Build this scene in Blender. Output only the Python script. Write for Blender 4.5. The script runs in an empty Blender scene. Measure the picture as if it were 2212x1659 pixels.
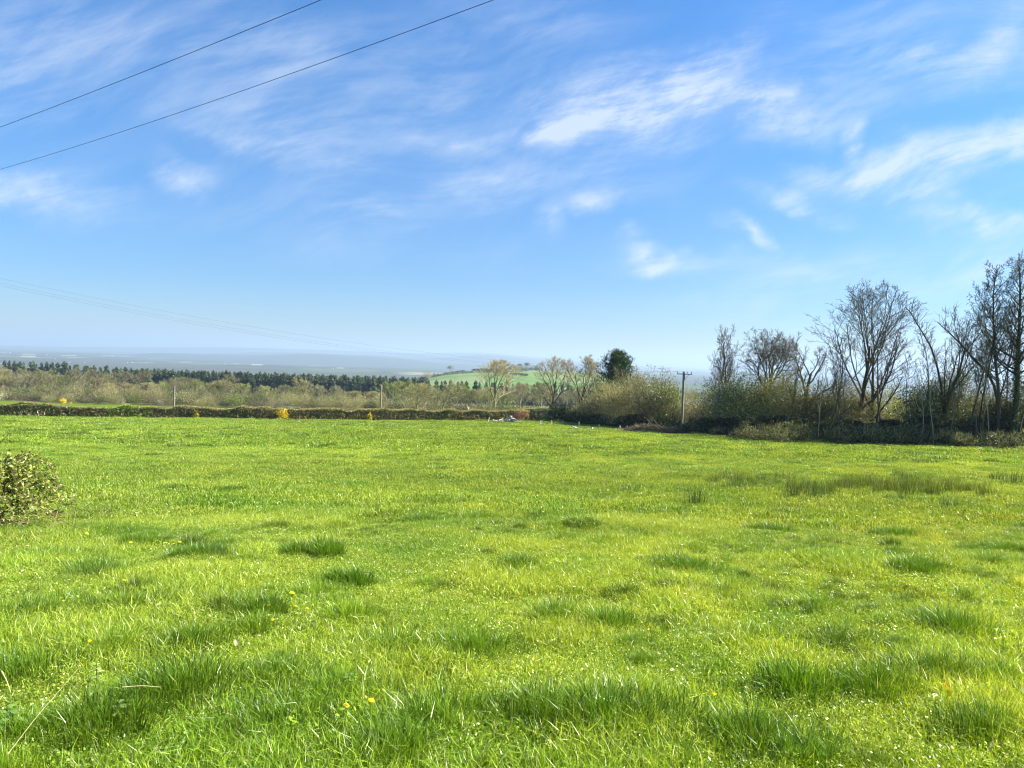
import bpy, math, random
import numpy as np
from mathutils import Matrix, Vector
R = math.radians
scene = bpy.context.scene
COL = scene.collection

# ------------------------------------------------------------------ camera
FPX = 740.0                       # focal length in pixels of a 1024 wide frame
PITCH, ROLL = R(1.97), R(1.9)
cam = bpy.data.cameras.new('camera'); cam.sensor_width = 36; cam.lens = 36*FPX/1024
cam.clip_start = .05; cam.clip_end = 120000
camo = bpy.data.objects.new('camera', cam); COL.objects.link(camo); scene.camera = camo
RM = Matrix.Rotation(R(90)-PITCH, 3, 'X') @ Matrix.Rotation(ROLL, 3, 'Z')
camo.matrix_world = RM.to_4x4()

# ------------------------------------------------------------------ sun, sky, exposure
SUN_AZ, SUN_EL = R(84), R(40)
sl = bpy.data.lights.new('sun', 'SUN'); sl.energy = 5.0; sl.angle = R(.55); sl.color = (1, .95, .86)
so = bpy.data.objects.new('sun', sl); COL.objects.link(so)
SD = Vector((math.sin(SUN_AZ)*math.cos(SUN_EL), math.cos(SUN_AZ)*math.cos(SUN_EL), math.sin(SUN_EL)))
so.rotation_euler = SD.to_track_quat('Z', 'Y').to_euler(); so.location = (60, 30, 80)
scene.view_settings.view_transform = 'Standard'; scene.view_settings.look = 'None'
scene.view_settings.gamma = 1; scene.view_settings.exposure = 1.8
cy = scene.cycles
cy.use_denoising = True
try: cy.denoiser = 'OPENIMAGEDENOISE'; cy.denoising_input_passes = 'RGB_ALBEDO_NORMAL'; cy.denoising_prefilter = 'ACCURATE'
except Exception: pass
cy.pixel_filter_type = 'BLACKMAN_HARRIS'; cy.filter_width = 1.15
cy.max_bounces = 6; cy.diffuse_bounces = 3; cy.glossy_bounces = 1; cy.transmission_bounces = 4
cy.transparent_max_bounces = 6; cy.volume_bounces = 0; cy.sample_clamp_indirect = 6
cy.use_adaptive_sampling = False
cy.caustics_reflective = False; cy.caustics_refractive = False

def pixdir(px, py):               # direction in the world of a pixel of the 1024x768 frame
    d = RM @ Vector(((px-512)/FPX, -(py-384)/FPX, -1)); return d
def S(sx, sy): return sx/3.9375, sy/3.9375

world = bpy.data.worlds.new('World'); scene.world = world; world.use_nodes = True
def build_world():
    nt = world.node_tree; N = nt.nodes; L = nt.links
    bg = N['Background']
    sky = N.new('ShaderNodeTexSky'); sky.sky_type = 'NISHITA'; sky.sun_disc = False
    sky.sun_elevation = SUN_EL; sky.sun_rotation = SUN_AZ
    sky.air_density = 1.0; sky.dust_density = .35; sky.ozone_density = 2.2; sky.altitude = 100
    def math_(op, a, b=None, c=None, clamp=False):
        n = N.new('ShaderNodeMath'); n.operation = op; n.use_clamp = clamp
        for i, v in enumerate((a, b, c)):
            if v is None: continue
            if isinstance(v, (int, float)): n.inputs[i].default_value = v
            else: L.new(v, n.inputs[i])
        return n.outputs[0]
    tc = N.new('ShaderNodeTexCoord'); sp = N.new('ShaderNodeSeparateXYZ'); L.new(tc.outputs['Generated'], sp.inputs[0])
    ay = math_('MAXIMUM', math_('ABSOLUTE', sp.outputs[1]), .08)
    u = math_('DIVIDE', sp.outputs[0], ay); v = math_('DIVIDE', sp.outputs[2], ay)
    cb = N.new('ShaderNodeCombineXYZ'); L.new(u, cb.inputs[0]); L.new(v, cb.inputs[1])
    def noise(vec, scale, detail, rough=.55, dist=0, out='Fac'):
        n = N.new('ShaderNodeTexNoise'); n.inputs['Scale'].default_value = scale; n.inputs['Detail'].default_value = detail
        n.inputs['Roughness'].default_value = rough; n.inputs['Distortion'].default_value = dist
        L.new(vec, n.inputs['Vector']); return n.outputs[out]
    def vm(op, a, b=None, s=None):
        n = N.new('ShaderNodeVectorMath'); n.operation = op
        for i, q in enumerate((a, b)):
            if q is None: continue
            if isinstance(q, tuple): n.inputs[i].default_value = q
            else: L.new(q, n.inputs[i])
        if s is not None: n.inputs['Scale'].default_value = s
        return n.outputs[0]
    w1 = vm('SCALE', vm('SUBTRACT', noise(cb.outputs[0], 4.5, 5, .6, 0, 'Color'), (.5, .5, .5)), s=.15)
    w2 = vm('SCALE', vm('SUBTRACT', noise(cb.outputs[0], 22, 4, .6, 0, 'Color'), (.5, .5, .5)), s=.010)
    p = vm('ADD', vm('ADD', cb.outputs[0], w1), w2)
    #        x     y    len  wid ang  amp        (directions of the cirrus, measured on the 2212 wide photograph)
    pm = vm('ADD', cb.outputs[0], vm('SCALE', vm('SUBTRACT', noise(cb.outputs[0], 2.2, 2, .5, 0, 'Color'), (.5, .5, .5)), s=.16))
    blobs = [(1310,215,190,75,12,.85),(1215,272,150,20,16,.75),(1440,200,230,75,14,.7),(1560,105,130,32,30,.5),
             (1650,195,190,28,10,.55),(1480,262,330,60,5,.5),(1760,240,300,50,10,.42),(2060,345,330,50,13,.95),
             (2190,285,190,40,14,.7),(1890,375,190,26,5,.7),(1975,420,100,32,0,.6),(1855,303,48,22,60,.85),
             (2010,140,280,40,0,.42),(2150,105,190,40,35,.35),(1395,538,80,26,-14,.8),(1612,515,66,20,-30,.7),
             (1285,445,70,20,12,.6),(1192,485,34,26,0,.55),(1730,448,150,24,-10,.55),(2130,484,180,20,-4,.7),
             (1050,415,200,40,3,.55),(790,466,90,14,-8,.5),(395,388,80,32,0,.65),(110,418,200,36,-10,.65),
             (20,390,80,26,-15,.6),(600,285,280,55,-10,.42),(570,325,280,24,-12,.42),(620,140,330,130,0,.42),
             (50,170,260,170,0,.42),(250,60,300,100,0,.3),(950,230,230,120,30,.28),(980,325,200,34,-12,.4),
             (1750,605,360,60,8,.34),(2150,560,260,60,5,.34),(1450,560,150,20,-4,.45),(1300,380,280,60,0,.25),
             (720,420,400,60,-8,.22),(1900,60,300,80,0,.25),(1150,60,250,70,10,.2),(700,500,500,60,-3,.2)]
    acc = None
    for bx, by, ln, wd, an, am in blobs:
        d0 = pixdir(bx*1.8228/3.9375, by*1.8228/3.9375)
        cx, cyy = d0.x/d0.y, d0.z/d0.y
        k = 1/(2.16*FPX)*1.12
        mp = N.new('ShaderNodeMapping'); mp.vector_type = 'TEXTURE'
        mp.inputs['Location'].default_value = (cx, cyy, 0); mp.inputs['Rotation'].default_value = (0, 0, R(an))
        mp.inputs['Scale'].default_value = (ln*k*1.35, wd*k*1.65, 1)
        L.new(p, mp.inputs['Vector'])
        # flatten z so that only the plane distance counts
        g = N.new('ShaderNodeTexGradient'); g.gradient_type = 'QUADRATIC_SPHERE'
        fl = vm('MULTIPLY', mp.outputs[0], (1, 1, 0)); L.new(fl, g.inputs[0])
        acc = math_('MULTIPLY_ADD', g.outputs['Fac'], am*1.8*(.72 if bx < 1100 else 1.0), 0.0 if acc is None else acc)
    st = N.new('ShaderNodeMapping'); st.vector_type = 'TEXTURE'; st.inputs['Rotation'].default_value = (0, 0, R(14)); st.inputs['Scale'].default_value = (1, .17, 1)
    L.new(pm, st.inputs['Vector'])
    fib = noise(st.outputs[0], 5.0, 8, .70, .1)
    st2 = N.new('ShaderNodeMapping'); st2.vector_type = 'TEXTURE'; st2.inputs['Rotation'].default_value = (0, 0, R(38)); st2.inputs['Scale'].default_value = (1, .35, 1)
    L.new(pm, st2.inputs['Vector'])
    fib2 = noise(st2.outputs[0], 7, 6, .62, .1)
    fb = math_('MULTIPLY', math_('ADD', math_('MULTIPLY', fib, 1.5), fib2), 1.0)
    fm = N.new('ShaderNodeMapRange'); fm.interpolation_type = 'SMOOTHSTEP'
    fm.inputs['From Min'].default_value = .95; fm.inputs['From Max'].default_value = 1.68; fm.inputs['To Min'].default_value = .12; fm.inputs['To Max'].default_value = 1.05
    L.new(fb, fm.inputs['Value'])
    c = math_('MULTIPLY', acc, fm.outputs[0])
    # a faint veil everywhere above 12 degrees
    veil = N.new('ShaderNodeMapRange'); veil.interpolation_type = 'SMOOTHSTEP'
    for k_, q in zip(('From Min', 'From Max', 'To Min', 'To Max'), (.44, .78, 0, .18)): veil.inputs[k_].default_value = q
    L.new(noise(st.outputs[0], 1.7, 6, .6, .5), veil.inputs['Value'])
    up = N.new('ShaderNodeMapRange')
    for k_, q in zip(('From Min', 'From Max', 'To Min', 'To Max'), (.10, .35, 0, 1)): up.inputs[k_].default_value = q
    L.new(v, up.inputs['Value'])
    c = math_('ADD', c, math_('MULTIPLY', veil.outputs[0], up.outputs[0]), clamp=True)
    c = math_('MULTIPLY', math_('SUBTRACT', c, math_('MULTIPLY', math_('MULTIPLY', c, c), .28)), 1.08)
    hs = N.new('ShaderNodeHueSaturation'); hs.inputs['Saturation'].default_value = SKY_SAT; hs.inputs['Value'].default_value = 1
    hs.inputs['Hue'].default_value = SKY_HUE
    L.new(sky.outputs[0], hs.inputs['Color'])
    tint = N.new('ShaderNodeMix'); tint.data_type = 'RGBA'; tint.blend_type = 'MULTIPLY'; tint.inputs[0].default_value = 1
    cr = N.new('ShaderNodeValToRGB'); el = cr.color_ramp.elements
    while len(el) < 4: el.new(.5)
    for e_, (p_, c_) in zip(el, SKY_STOPS): e_.position = p_; e_.color = (*c_, 1)
    L.new(v, cr.inputs[0]); dbl = N.new('ShaderNodeMix'); dbl.data_type = 'RGBA'; dbl.blend_type = 'MULTIPLY'; dbl.inputs[0].default_value = 1
    dbl.inputs[7].default_value = (2, 2, 2, 1); L.new(cr.outputs[0], dbl.inputs[6]); L.new(dbl.outputs[2], tint.inputs[7]); L.new(hs.outputs[0], tint.inputs[6])
    mx = N.new('ShaderNodeMix'); mx.data_type = 'RGBA'; mx.inputs[7].default_value = CLOUD
    L.new(c, mx.inputs[0]); L.new(tint.outputs[2], mx.inputs[6])
    L.new(mx.outputs[2], bg.inputs['Color']); bg.inputs['Strength'].default_value = .05
SKY_SAT, SKY_HUE = 1.0, .5
SKY_STOPS = [(0, (.25, .305, .40)), (.10, (.195, .315, .45)), (.30, (.18, .37, .54)), (.7, (.16, .42, .66))]
CLOUD = (4.7, 5.3, 6.1, 1)
build_world()

# ------------------------------------------------------------------ helpers
rng = np.random.default_rng(7); random.seed(7)
def tag(o, label=None, cat=None, group=None, kind=None):
    if label: o['label'] = label
    if cat: o['category'] = cat
    if group: o['group'] = group
    if kind: o['kind'] = kind
    return o
def mesh(name, V, F, mats, C=None, MI=None, smooth=False):
    """V (n,3); F one array or a list of arrays (k,3)/(k,4); C per-vertex colour (n,3) or (n,4); MI material per face"""
    if not isinstance(F, (list, tuple)): F = [F]
    F = [np.asarray(f, dtype=np.int32) for f in F if len(f)]
    me = bpy.data.meshes.new(name)
    V = np.asarray(V, dtype=np.float32)
    me.vertices.add(len(V)); me.vertices.foreach_set('co', V.ravel())
    tot = np.concatenate([np.full(len(f), f.shape[1], np.int32) for f in F])
    lv = np.concatenate([f.ravel() for f in F])
    me.loops.add(len(lv)); me.loops.foreach_set('vertex_index', lv)
    me.polygons.add(len(tot)); ls = np.zeros(len(tot), np.int32); ls[1:] = np.cumsum(tot)[:-1]
    me.polygons.foreach_set('loop_start', ls); me.polygons.foreach_set('loop_total', tot)
    for m in (mats if isinstance(mats, (list, tuple)) else [mats]): me.materials.append(m)
    if MI is not None: me.polygons.foreach_set('material_index', np.asarray(MI, np.int32))
    me.polygons.foreach_set('use_smooth', np.full(len(tot), bool(smooth)))
    if C is not None:
        C = np.asarray(C, np.float32)
        if C.shape[1] == 3: C = np.hstack([C, np.ones((len(C), 1), np.float32)])
        a = me.color_attributes.new('Col', 'FLOAT_COLOR', 'POINT'); a.data.foreach_set('color', C.ravel())
    me.update(); me.validate()
    return me
def link(name, me, parent=None, loc=None, rotz=0, scale=1):
    o = bpy.data.objects.new(name, me); COL.objects.link(o)
    if parent is not None: o.parent = parent
    if loc is not None: o.location = loc
    o.rotation_euler = (0, 0, rotz); o.scale = (scale,)*3 if isinstance(scale, (int, float)) else scale
    return o
def empty(name, loc, rotz=0, scale=1): return link(name, None, None, loc, rotz, scale)
KIDS = {}
def part(name, me, parent):
    o = link(name, me, parent); KIDS.setdefault(parent.name, []).append(o); return o
def copy_tree(o, parent=None):
    c = o.copy(); COL.objects.link(c)
    if parent is not None: c.parent = parent
    for ch in list(KIDS.get(o.name, [])):
        d = copy_tree(ch, c); KIDS.setdefault(c.name, []).append(d)
    return c
class Geo:                        # collects pieces of one mesh
    def __init__(s): s.V = []; s.F3 = []; s.F4 = []; s.C = []; s.n = 0
    def add(s, V, F, C):
        V = np.asarray(V, np.float32).reshape(-1, 3); F = np.asarray(F, np.int64)
        if not len(F): return
        (s.F3 if F.shape[1] == 3 else s.F4).append(F + s.n)
        C = np.asarray(C, np.float32)
        if C.ndim == 1: C = np.tile(C, (len(V), 1))
        s.V.append(V); s.C.append(C[:, :3]); s.n += len(V)
    def mesh(s, name, mat, smooth=False):
        F = []
        if s.F3: F.append(np.vstack(s.F3))
        if s.F4: F.append(np.vstack(s.F4))
        return mesh(name, np.vstack(s.V), F, mat, np.vstack(s.C), smooth=smooth)
def unit(a): return a/np.maximum(np.linalg.norm(a, axis=-1, keepdims=True), 1e-9)
def rvec(r, n): return unit(r.normal(size=(n, 3)))
def box(x0, x1, y0, y1, z0, z1):
    V = [(x, y, z) for x in (x0, x1) for y in (y0, y1) for z in (z0, z1)]
    return np.array(V, float), np.array([(0,1,3,2),(4,6,7,5),(0,4,5,1),(2,3,7,6),(0,2,6,4),(1,5,7,3)])
def tubes(P, Rr, n):              # P (k,m,3) polylines of m points, Rr (k,m) radii -> vertices, quads (open tubes with a closed tip)
    k, m, _ = P.shape
    T = unit(np.gradient(P, axis=1)); ref = np.zeros((k, 1, 3)); ref[..., 0] = 1
    mask = np.abs(T[:, :1, 0]) > .8; ref[mask] = (0, 1, 0)
    A = unit(np.cross(T, np.broadcast_to(ref, T.shape))); B = np.cross(T, A)
    th = np.arange(n)*2*math.pi/n
    ring = P[:, :, None, :] + Rr[:, :, None, None]*(A[:, :, None, :]*np.cos(th)[None, None, :, None] + B[:, :, None, :]*np.sin(th)[None, None, :, None])
    idx = np.arange(k*m*n).reshape(k, m, n); nx = np.roll(idx, -1, axis=2)
    F = np.stack([idx[:, :-1], nx[:, :-1], nx[:, 1:], idx[:, 1:]], -1).reshape(-1, 4)
    return ring.reshape(-1, 3), F
def strips(r, P0, P1, w):         # flat twigs / leaves: a quad from P0 to P1 of width w
    D = P1-P0; s = unit(np.cross(D, rvec(r, len(P0))))*np.asarray(w).reshape(-1, 1)*.5
    V = np.stack([P0-s, P0+s, P1+s*.45, P1-s*.45], 1).reshape(-1, 3)
    return V, np.arange(len(P0)*4).reshape(-1, 4)
def leaves(r, P, size, nrm=None): # leaf faces: pointed quads with random facing
    n = len(P); a = rvec(r, n); b = unit(np.cross(a, rvec(r, n)))
    if nrm is not None: a = unit(a + nrm*.5); b = unit(np.cross(a, rvec(r, n)))
    size = np.broadcast_to(np.asarray(size, float), (n,)).reshape(-1, 1)*r.uniform(.6, 1.3, (n, 1))
    c = np.cross(a, b)
    V = np.stack([P-b*size*.6, P+c*size*.3, P+b*size*.6, P-c*size*.3], 1).reshape(-1, 3)
    return V, np.arange(n*4).reshape(-1, 4)

# ------------------------------------------------------------------ noise and ground height (eye is at z = 0)
_H = np.random.default_rng(3).random((256, 256))
def vnoise(x, y):
    x = np.asarray(x, float); y = np.asarray(y, float)
    xi = np.floor(x).astype(int); yi = np.floor(y).astype(int); fx = x-xi; fy = y-yi
    fx = fx*fx*(3-2*fx); fy = fy*fy*(3-2*fy)
    h = lambda a, b: _H[a & 255, b & 255]
    return (h(xi, yi)*(1-fx)+h(xi+1, yi)*fx)*(1-fy)+(h(xi, yi+1)*(1-fx)+h(xi+1, yi+1)*fx)*fy
def fbm(x, y, o=4):
    s = 0; a = .5
    for i in range(o): s = s+a*vnoise(x*2**i+17*i, y*2**i+31*i); a *= .5
    return s
_py = np.array([-400,-30, 0, 10, 20, 33, 45, 60, 75, 85, 95, 105, 112, 125, 150, 200, 300, 500, 800, 1300, 2500, 4000, 9000, 60000.])
_pe = np.array([-2, .3, 1.65, 2.72, 3.75, 4.9, 5.6, 6.3, 7.3, 7.95, 8.45, 8.75, 9.3, 10.6, 12.4, 16, 22, 33, 50, 70, 92, 100, 104, 120.])
_yy = np.linspace(-40, 600, 2561); _sm = np.interp(_yy, _py, _pe)
_k = np.hanning(41); _k /= _k.sum(); _sm = np.convolve(np.pad(_sm, 20, 'edge'), _k, 'valid')
def ground(x, y, fine=False):
    x = np.asarray(x, float); y = np.asarray(y, float)
    e = np.where((y > -35) & (y < 590), np.interp(y, _yy, _sm), np.interp(y, _py, _pe))
    fade = np.clip(1-(np.abs(y)-150)/300, 0, 1)
    e = e - .012*np.clip(x, -120, 120)*fade
    z = -e
    z = z + 50*np.exp(-(((x-50)/235)**4) - ((y-1330)/300)**2)
    z = z + np.where(y > 1800, (fbm(x/1500., y/1500.)-.47)*38*np.clip((y-1800)/2500, 0, 1), 0)
    z = z + 2.6*np.exp(-(((x-7)/15)**2) - ((y-150)/24)**2)
    if fine:
        near = np.clip(1-y/160, 0, 1)
        z = z + near*((fbm(x/3.3+50, y/3.3, 3)-.45)*.30 + (fbm(x/.7, y/.7+9, 2)-.4)*.17)
    return z
def hit(px, py):                  # where the ray of a pixel meets the ground
    d = pixdir(px, py); d = d/d.y
    ys = np.geomspace(1.2, 40000, 9000); f = d.z*ys-ground(d.x*ys, ys)
    i = int(np.argmax(f < 0)) if (f < 0).any() else len(ys)-1
    y = ys[i]; return Vector((d.x*y, y, float(ground(d.x*y, y))))
def hits(sx, sy): return hit(*S(sx, sy))
def at(px, D, z=None):            # point of the ground in image column px at depth D
    py = 400.
    for _ in range(5):
        d = pixdir(px, py); x = d.x/d.y*D; zz = float(ground(x, D)) if z is None else z
        c = RM.transposed() @ Vector((x, D, zz)); py = 384-FPX*c.y/(-c.z)
    return Vector((x, D, zz))
def zat(px, py, D): d = pixdir(px, py); return d.z/d.y*D      # height of a pixel's ray at depth D

# ------------------------------------------------------------------ materials
def material(name): 
    m = bpy.data.materials.new(name); m.use_nodes = True; nt = m.node_tree
    for n in list(nt.nodes): nt.nodes.remove(n)
    out = nt.nodes.new('ShaderNodeOutputMaterial'); return m, nt, nt.nodes, nt.links, out
def mixc(N, L, a, b, f, mode='MIX'):
    n = N.new('ShaderNodeMix'); n.data_type = 'RGBA'; n.blend_type = mode
    for sock, v in ((n.inputs[6], a), (n.inputs[7], b), (n.inputs[0], f)):
        if isinstance(v, (tuple, float, int)): sock.default_value = (v+(1,) if isinstance(v, tuple) and len(v) == 3 else v)
        else: L.new(v, sock)
    return n.outputs[2]
def tnoise(N, L, vec, scale, detail=4, rough=.6, dist=0):
    n = N.new('ShaderNodeTexNoise'); n.inputs['Scale'].default_value = scale; n.inputs['Detail'].default_value = detail
    n.inputs['Roughness'].default_value = rough; n.inputs['Distortion'].default_value = dist
    if vec is not None: L.new(vec, n.inputs['Vector'])
    return n.outputs['Fac']
def ramp(N, L, fac, stops):
    r = N.new('ShaderNodeValToRGB'); e = r.color_ramp.elements
    while len(e) < len(stops): e.new(.5)
    for el, (p, c) in zip(e, stops): el.position = p; el.color = (*c, 1)
    L.new(fac, r.inputs[0]); return r.outputs[0]
def leafmat(name, transl=.35, gloss=.06, hue=0):
    m, nt, N, L, out = material(name)
    a = N.new('ShaderNodeAttribute'); a.attribute_name = 'Col'
    oi = N.new('ShaderNodeObjectInfo')
    mr = N.new('ShaderNodeMapRange'); mr.inputs['To Min'].default_value = .62; mr.inputs['To Max'].default_value = 1.3
    L.new(oi.outputs['Random'], mr.inputs['Value'])
    hs = N.new('ShaderNodeHueSaturation'); L.new(mixc(N, L, a.outputs['Color'], (1.0, 1.0, .78), 1.0, 'MULTIPLY'), hs.inputs['Color']); L.new(mr.outputs[0], hs.inputs['Value'])
    d = N.new('ShaderNodeBsdfDiffuse'); t = N.new('ShaderNodeBsdfTranslucent'); g = N.new('ShaderNodeBsdfGlossy')
    g.inputs['Roughness'].default_value = .45; g.inputs['Color'].default_value = (.9, .95, 1, 1)
    L.new(hs.outputs[0], d.inputs[0]); L.new(mixc(N, L, hs.outputs[0], (1.15, 1.2, .7), 1.0, 'MULTIPLY'), t.inputs[0])
    m1 = N.new('ShaderNodeMixShader'); m1.inputs[0].default_value = transl; L.new(d.outputs[0], m1.inputs[1]); L.new(t.outputs[0], m1.inputs[2])
    m2 = N.new('ShaderNodeMixShader'); m2.inputs[0].default_value = gloss; L.new(m1.outputs[0], m2.inputs[1]); L.new(g.outputs[0], m2.inputs[2])
    L.new(m2.outputs[0], out.inputs[0]); return m
M_LEAF = leafmat('foliage', .35, .025)
M_TWIG = leafmat('twigs', .0, .0)
def simple(name, c1, c2, scale=8, rough=.85, stretch=(1, 1, 1), bump=.3, metal=0):
    m, nt, N, L, out = material(name)
    tc = N.new('ShaderNodeTexCoord'); mp = N.new('ShaderNodeMapping'); mp.inputs['Scale'].default_value = stretch
    L.new(tc.outputs['Object'], mp.inputs[0]); f = tnoise(N, L, mp.outputs[0], scale, 6, .65)
    b = N.new('ShaderNodeBsdfPrincipled'); b.inputs['Roughness'].default_value = rough; b.inputs['Metallic'].default_value = metal
    L.new(ramp(N, L, f, [(.3, c1), (.7, c2)]), b.inputs['Base Color'])
    bp = N.new('ShaderNodeBump'); bp.inputs['Strength'].default_value = bump; bp.inputs['Distance'].default_value = .02; L.new(f, bp.inputs['Height']); L.new(bp.outputs[0], b.inputs['Normal'])
    L.new(b.outputs[0], out.inputs[0]); return m
M_BARK = simple('bark', (.035, .030, .022), (.13, .115, .085), 6, .95, (1, 1, .25), .6)
M_BARK_PALE = simple('pale_bark', (.22, .20, .16), (.46, .43, .36), 9, .9, (1, 1, .3), .4)
M_POLE = simple('weathered_pole_wood', (.13, .105, .08), (.27, .23, .175), 10, .85, (1, 1, .06), .3)
M_POST = simple('fence_post_wood', (.25, .21, .15), (.48, .42, .31), 12, .85, (1, 1, .1), .3)
M_STEEL = simple('galvanised_steel', (.10, .10, .11), (.18, .18, .19), 20, .5, metal=.6, bump=.05)
M_CERAMIC = simple('brown_ceramic', (.10, .07, .06), (.16, .11, .09), 20, .3, bump=.05)
M_CABLE = simple('dark_cable', (.012, .014, .02), (.03, .035, .045), 20, .6, bump=0)
M_STONE = simple('rubble_stone', (.16, .15, .13), (.42, .40, .36), 5, .9)
M_PLANK = simple('old_planks', (.22, .17, .12), (.50, .42, .32), 9, .85, (1, 1, .2))
M_RENDER = simple('grey_wall_render', (.20, .22, .24), (.28, .30, .32), 3, .9)
M_WHITE = simple('white_wall_paint', (.72, .72, .70), (.84, .84, .82), 3, .8)
M_SLATE = simple('slate_roof', (.20, .21, .22), (.32, .33, .34), 6, .7)
M_GLASS = simple('dark_window_glass', (.02, .025, .03), (.03, .035, .04), 3, .1, bump=0)
M_CARBODY = simple('dark_car_paint', (.015, .017, .022), (.025, .028, .034), 3, .25, bump=0)
M_TYRE = simple('tyre_rubber', (.012, .012, .012), (.03, .03, .03), 20, .9)
M_SHEET = simple('white_plastic_sheet', (.62, .66, .62), (.82, .84, .82), 4, .4)
M_SOIL = simple('bare_soil', (.06, .045, .03), (.14, .11, .075), 12, .95)

def grass_material():
    m, nt, N, L, out = material('grass_blades')
    a = N.new('ShaderNodeAttribute'); a.attribute_name = 'Col'              # per blade: r tip/base, g random, b dry
    it = N.new('ShaderNodeAttribute'); it.attribute_type = 'INSTANCER'; it.attribute_name = 'tint'
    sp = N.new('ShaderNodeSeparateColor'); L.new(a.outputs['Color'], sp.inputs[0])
    geo = N.new('ShaderNodeNewGeometry')
    big = tnoise(N, L, geo.outputs['Position'], .55, 4, .6, .3)
    c = mixc(N, L, (.075, .155, .008), (.45, .52, .05), sp.outputs[1])
    c = mixc(N, L, c, ramp(N, L, big, [(.34, (.72, .86, .75)), (.5, (1, 1, 1)), (.64, (1.10, 1.05, 1.1))]), .8, 'MULTIPLY')
    c = mixc(N, L, c, it.outputs['Color'], 1.0, 'MULTIPLY')
    base = mixc(N, L, (.28, .31, .24), (1.15, 1.15, 1.05), sp.outputs[0])      # blades whiter-green at the tip; dull sheath darkened further for shade between blades
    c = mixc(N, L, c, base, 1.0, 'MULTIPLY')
    c = mixc(N, L, c, (.52, .47, .25), sp.outputs[2])
    d = N.new('ShaderNodeBsdfDiffuse'); t = N.new('ShaderNodeBsdfTranslucent'); g = N.new('ShaderNodeBsdfGlossy')
    g.inputs['Roughness'].default_value = .38; g.inputs['Color'].default_value = (.95, 1, .9, 1)
    L.new(c, d.inputs[0]); L.new(mixc(N, L, c, (1.25, 1.2, .55), 1.0, 'MULTIPLY'), t.inputs[0])
    m1 = N.new('ShaderNodeMixShader'); m1.inputs[0].default_value = .36; L.new(d.outputs[0], m1.inputs[1]); L.new(t.outputs[0], m1.inputs[2])
    m2 = N.new('ShaderNodeMixShader'); m2.inputs[0].default_value = .035; L.new(m1.outputs[0], m2.inputs[1]); L.new(g.outputs[0], m2.inputs[2])
    L.new(m2.outputs[0], out.inputs[0]); return m
M_GRASS = grass_material()

MUD = hits(2370, 1682)
def ground_material():
    m, nt, N, L, out = material('pasture_ground')
    geo = N.new('ShaderNodeNewGeometry'); pos = geo.outputs['Position']
    f1 = tnoise(N, L, pos, .18, 5, .6); f2 = tnoise(N, L, pos, 2.2, 6, .65); f3 = tnoise(N, L, pos, 14, 5, .7)
    c = ramp(N, L, f2, [(.3, (.05, .085, .012)), (.5, (.09, .14, .018)), (.68, (.15, .19, .03))])
    c = mixc(N, L, c, ramp(N, L, f1, [(.35, (.8, .95, .8)), (.65, (1.2, 1.1, 1.05))]), .8, 'MULTIPLY')
    c = mixc(N, L, c, ramp(N, L, f3, [(.3, (.65, .65, .6)), (.7, (1.25, 1.2, 1.1))]), .8, 'MULTIPLY')
    mp = N.new('ShaderNodeMapping'); mp.vector_type = 'TEXTURE'; mp.inputs['Location'].default_value = (MUD.x, MUD.y+1, MUD.z); mp.inputs['Scale'].default_value = (4.2, 6.5, 4)
    L.new(pos, mp.inputs[0]); g = N.new('ShaderNodeTexGradient'); g.gradient_type = 'SPHERICAL'; L.new(mp.outputs[0], g.inputs[0])
    ad = N.new('ShaderNodeMath'); ad.operation = 'MULTIPLY_ADD'; L.new(f2, ad.inputs[0]); ad.inputs[1].default_value = .8; L.new(g.outputs['Fac'], ad.inputs[2])
    mr = N.new('ShaderNodeMapRange'); mr.inputs['From Min'].default_value = .62; mr.inputs['From Max'].default_value = .85; L.new(ad.outputs[0], mr.inputs['Value'])
    c = mixc(N, L, c, (.40, .35, .25), mr.outputs[0])
    sx = N.new('ShaderNodeSeparateXYZ'); L.new(pos, sx.inputs[0])
    wd = N.new('ShaderNodeMath'); wd.operation = 'MULTIPLY_ADD'; L.new(f1, wd.inputs[0]); wd.inputs[1].default_value = 30; L.new(sx.outputs[1], wd.inputs[2])
    wm = N.new('ShaderNodeMapRange'); wm.inputs['From Min'].default_value = 262; wm.inputs['From Max'].default_value = 272; L.new(wd.outputs[0], wm.inputs['Value'])
    c = mixc(N, L, c, ramp(N, L, f2, [(.35, (.07, .065, .03)), (.65, (.15, .13, .06))]), wm.outputs[0])
    b = N.new('ShaderNodeBsdfDiffuse'); L.new(c, b.inputs[0])
    bp = N.new('ShaderNodeBump'); bp.inputs['Strength'].default_value = .9; bp.inputs['Distance'].default_value = .12; L.new(f2, bp.inputs['Height']); L.new(bp.outputs[0], b.inputs['Normal'])
    L.new(b.outputs[0], out.inputs[0]); return m
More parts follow.
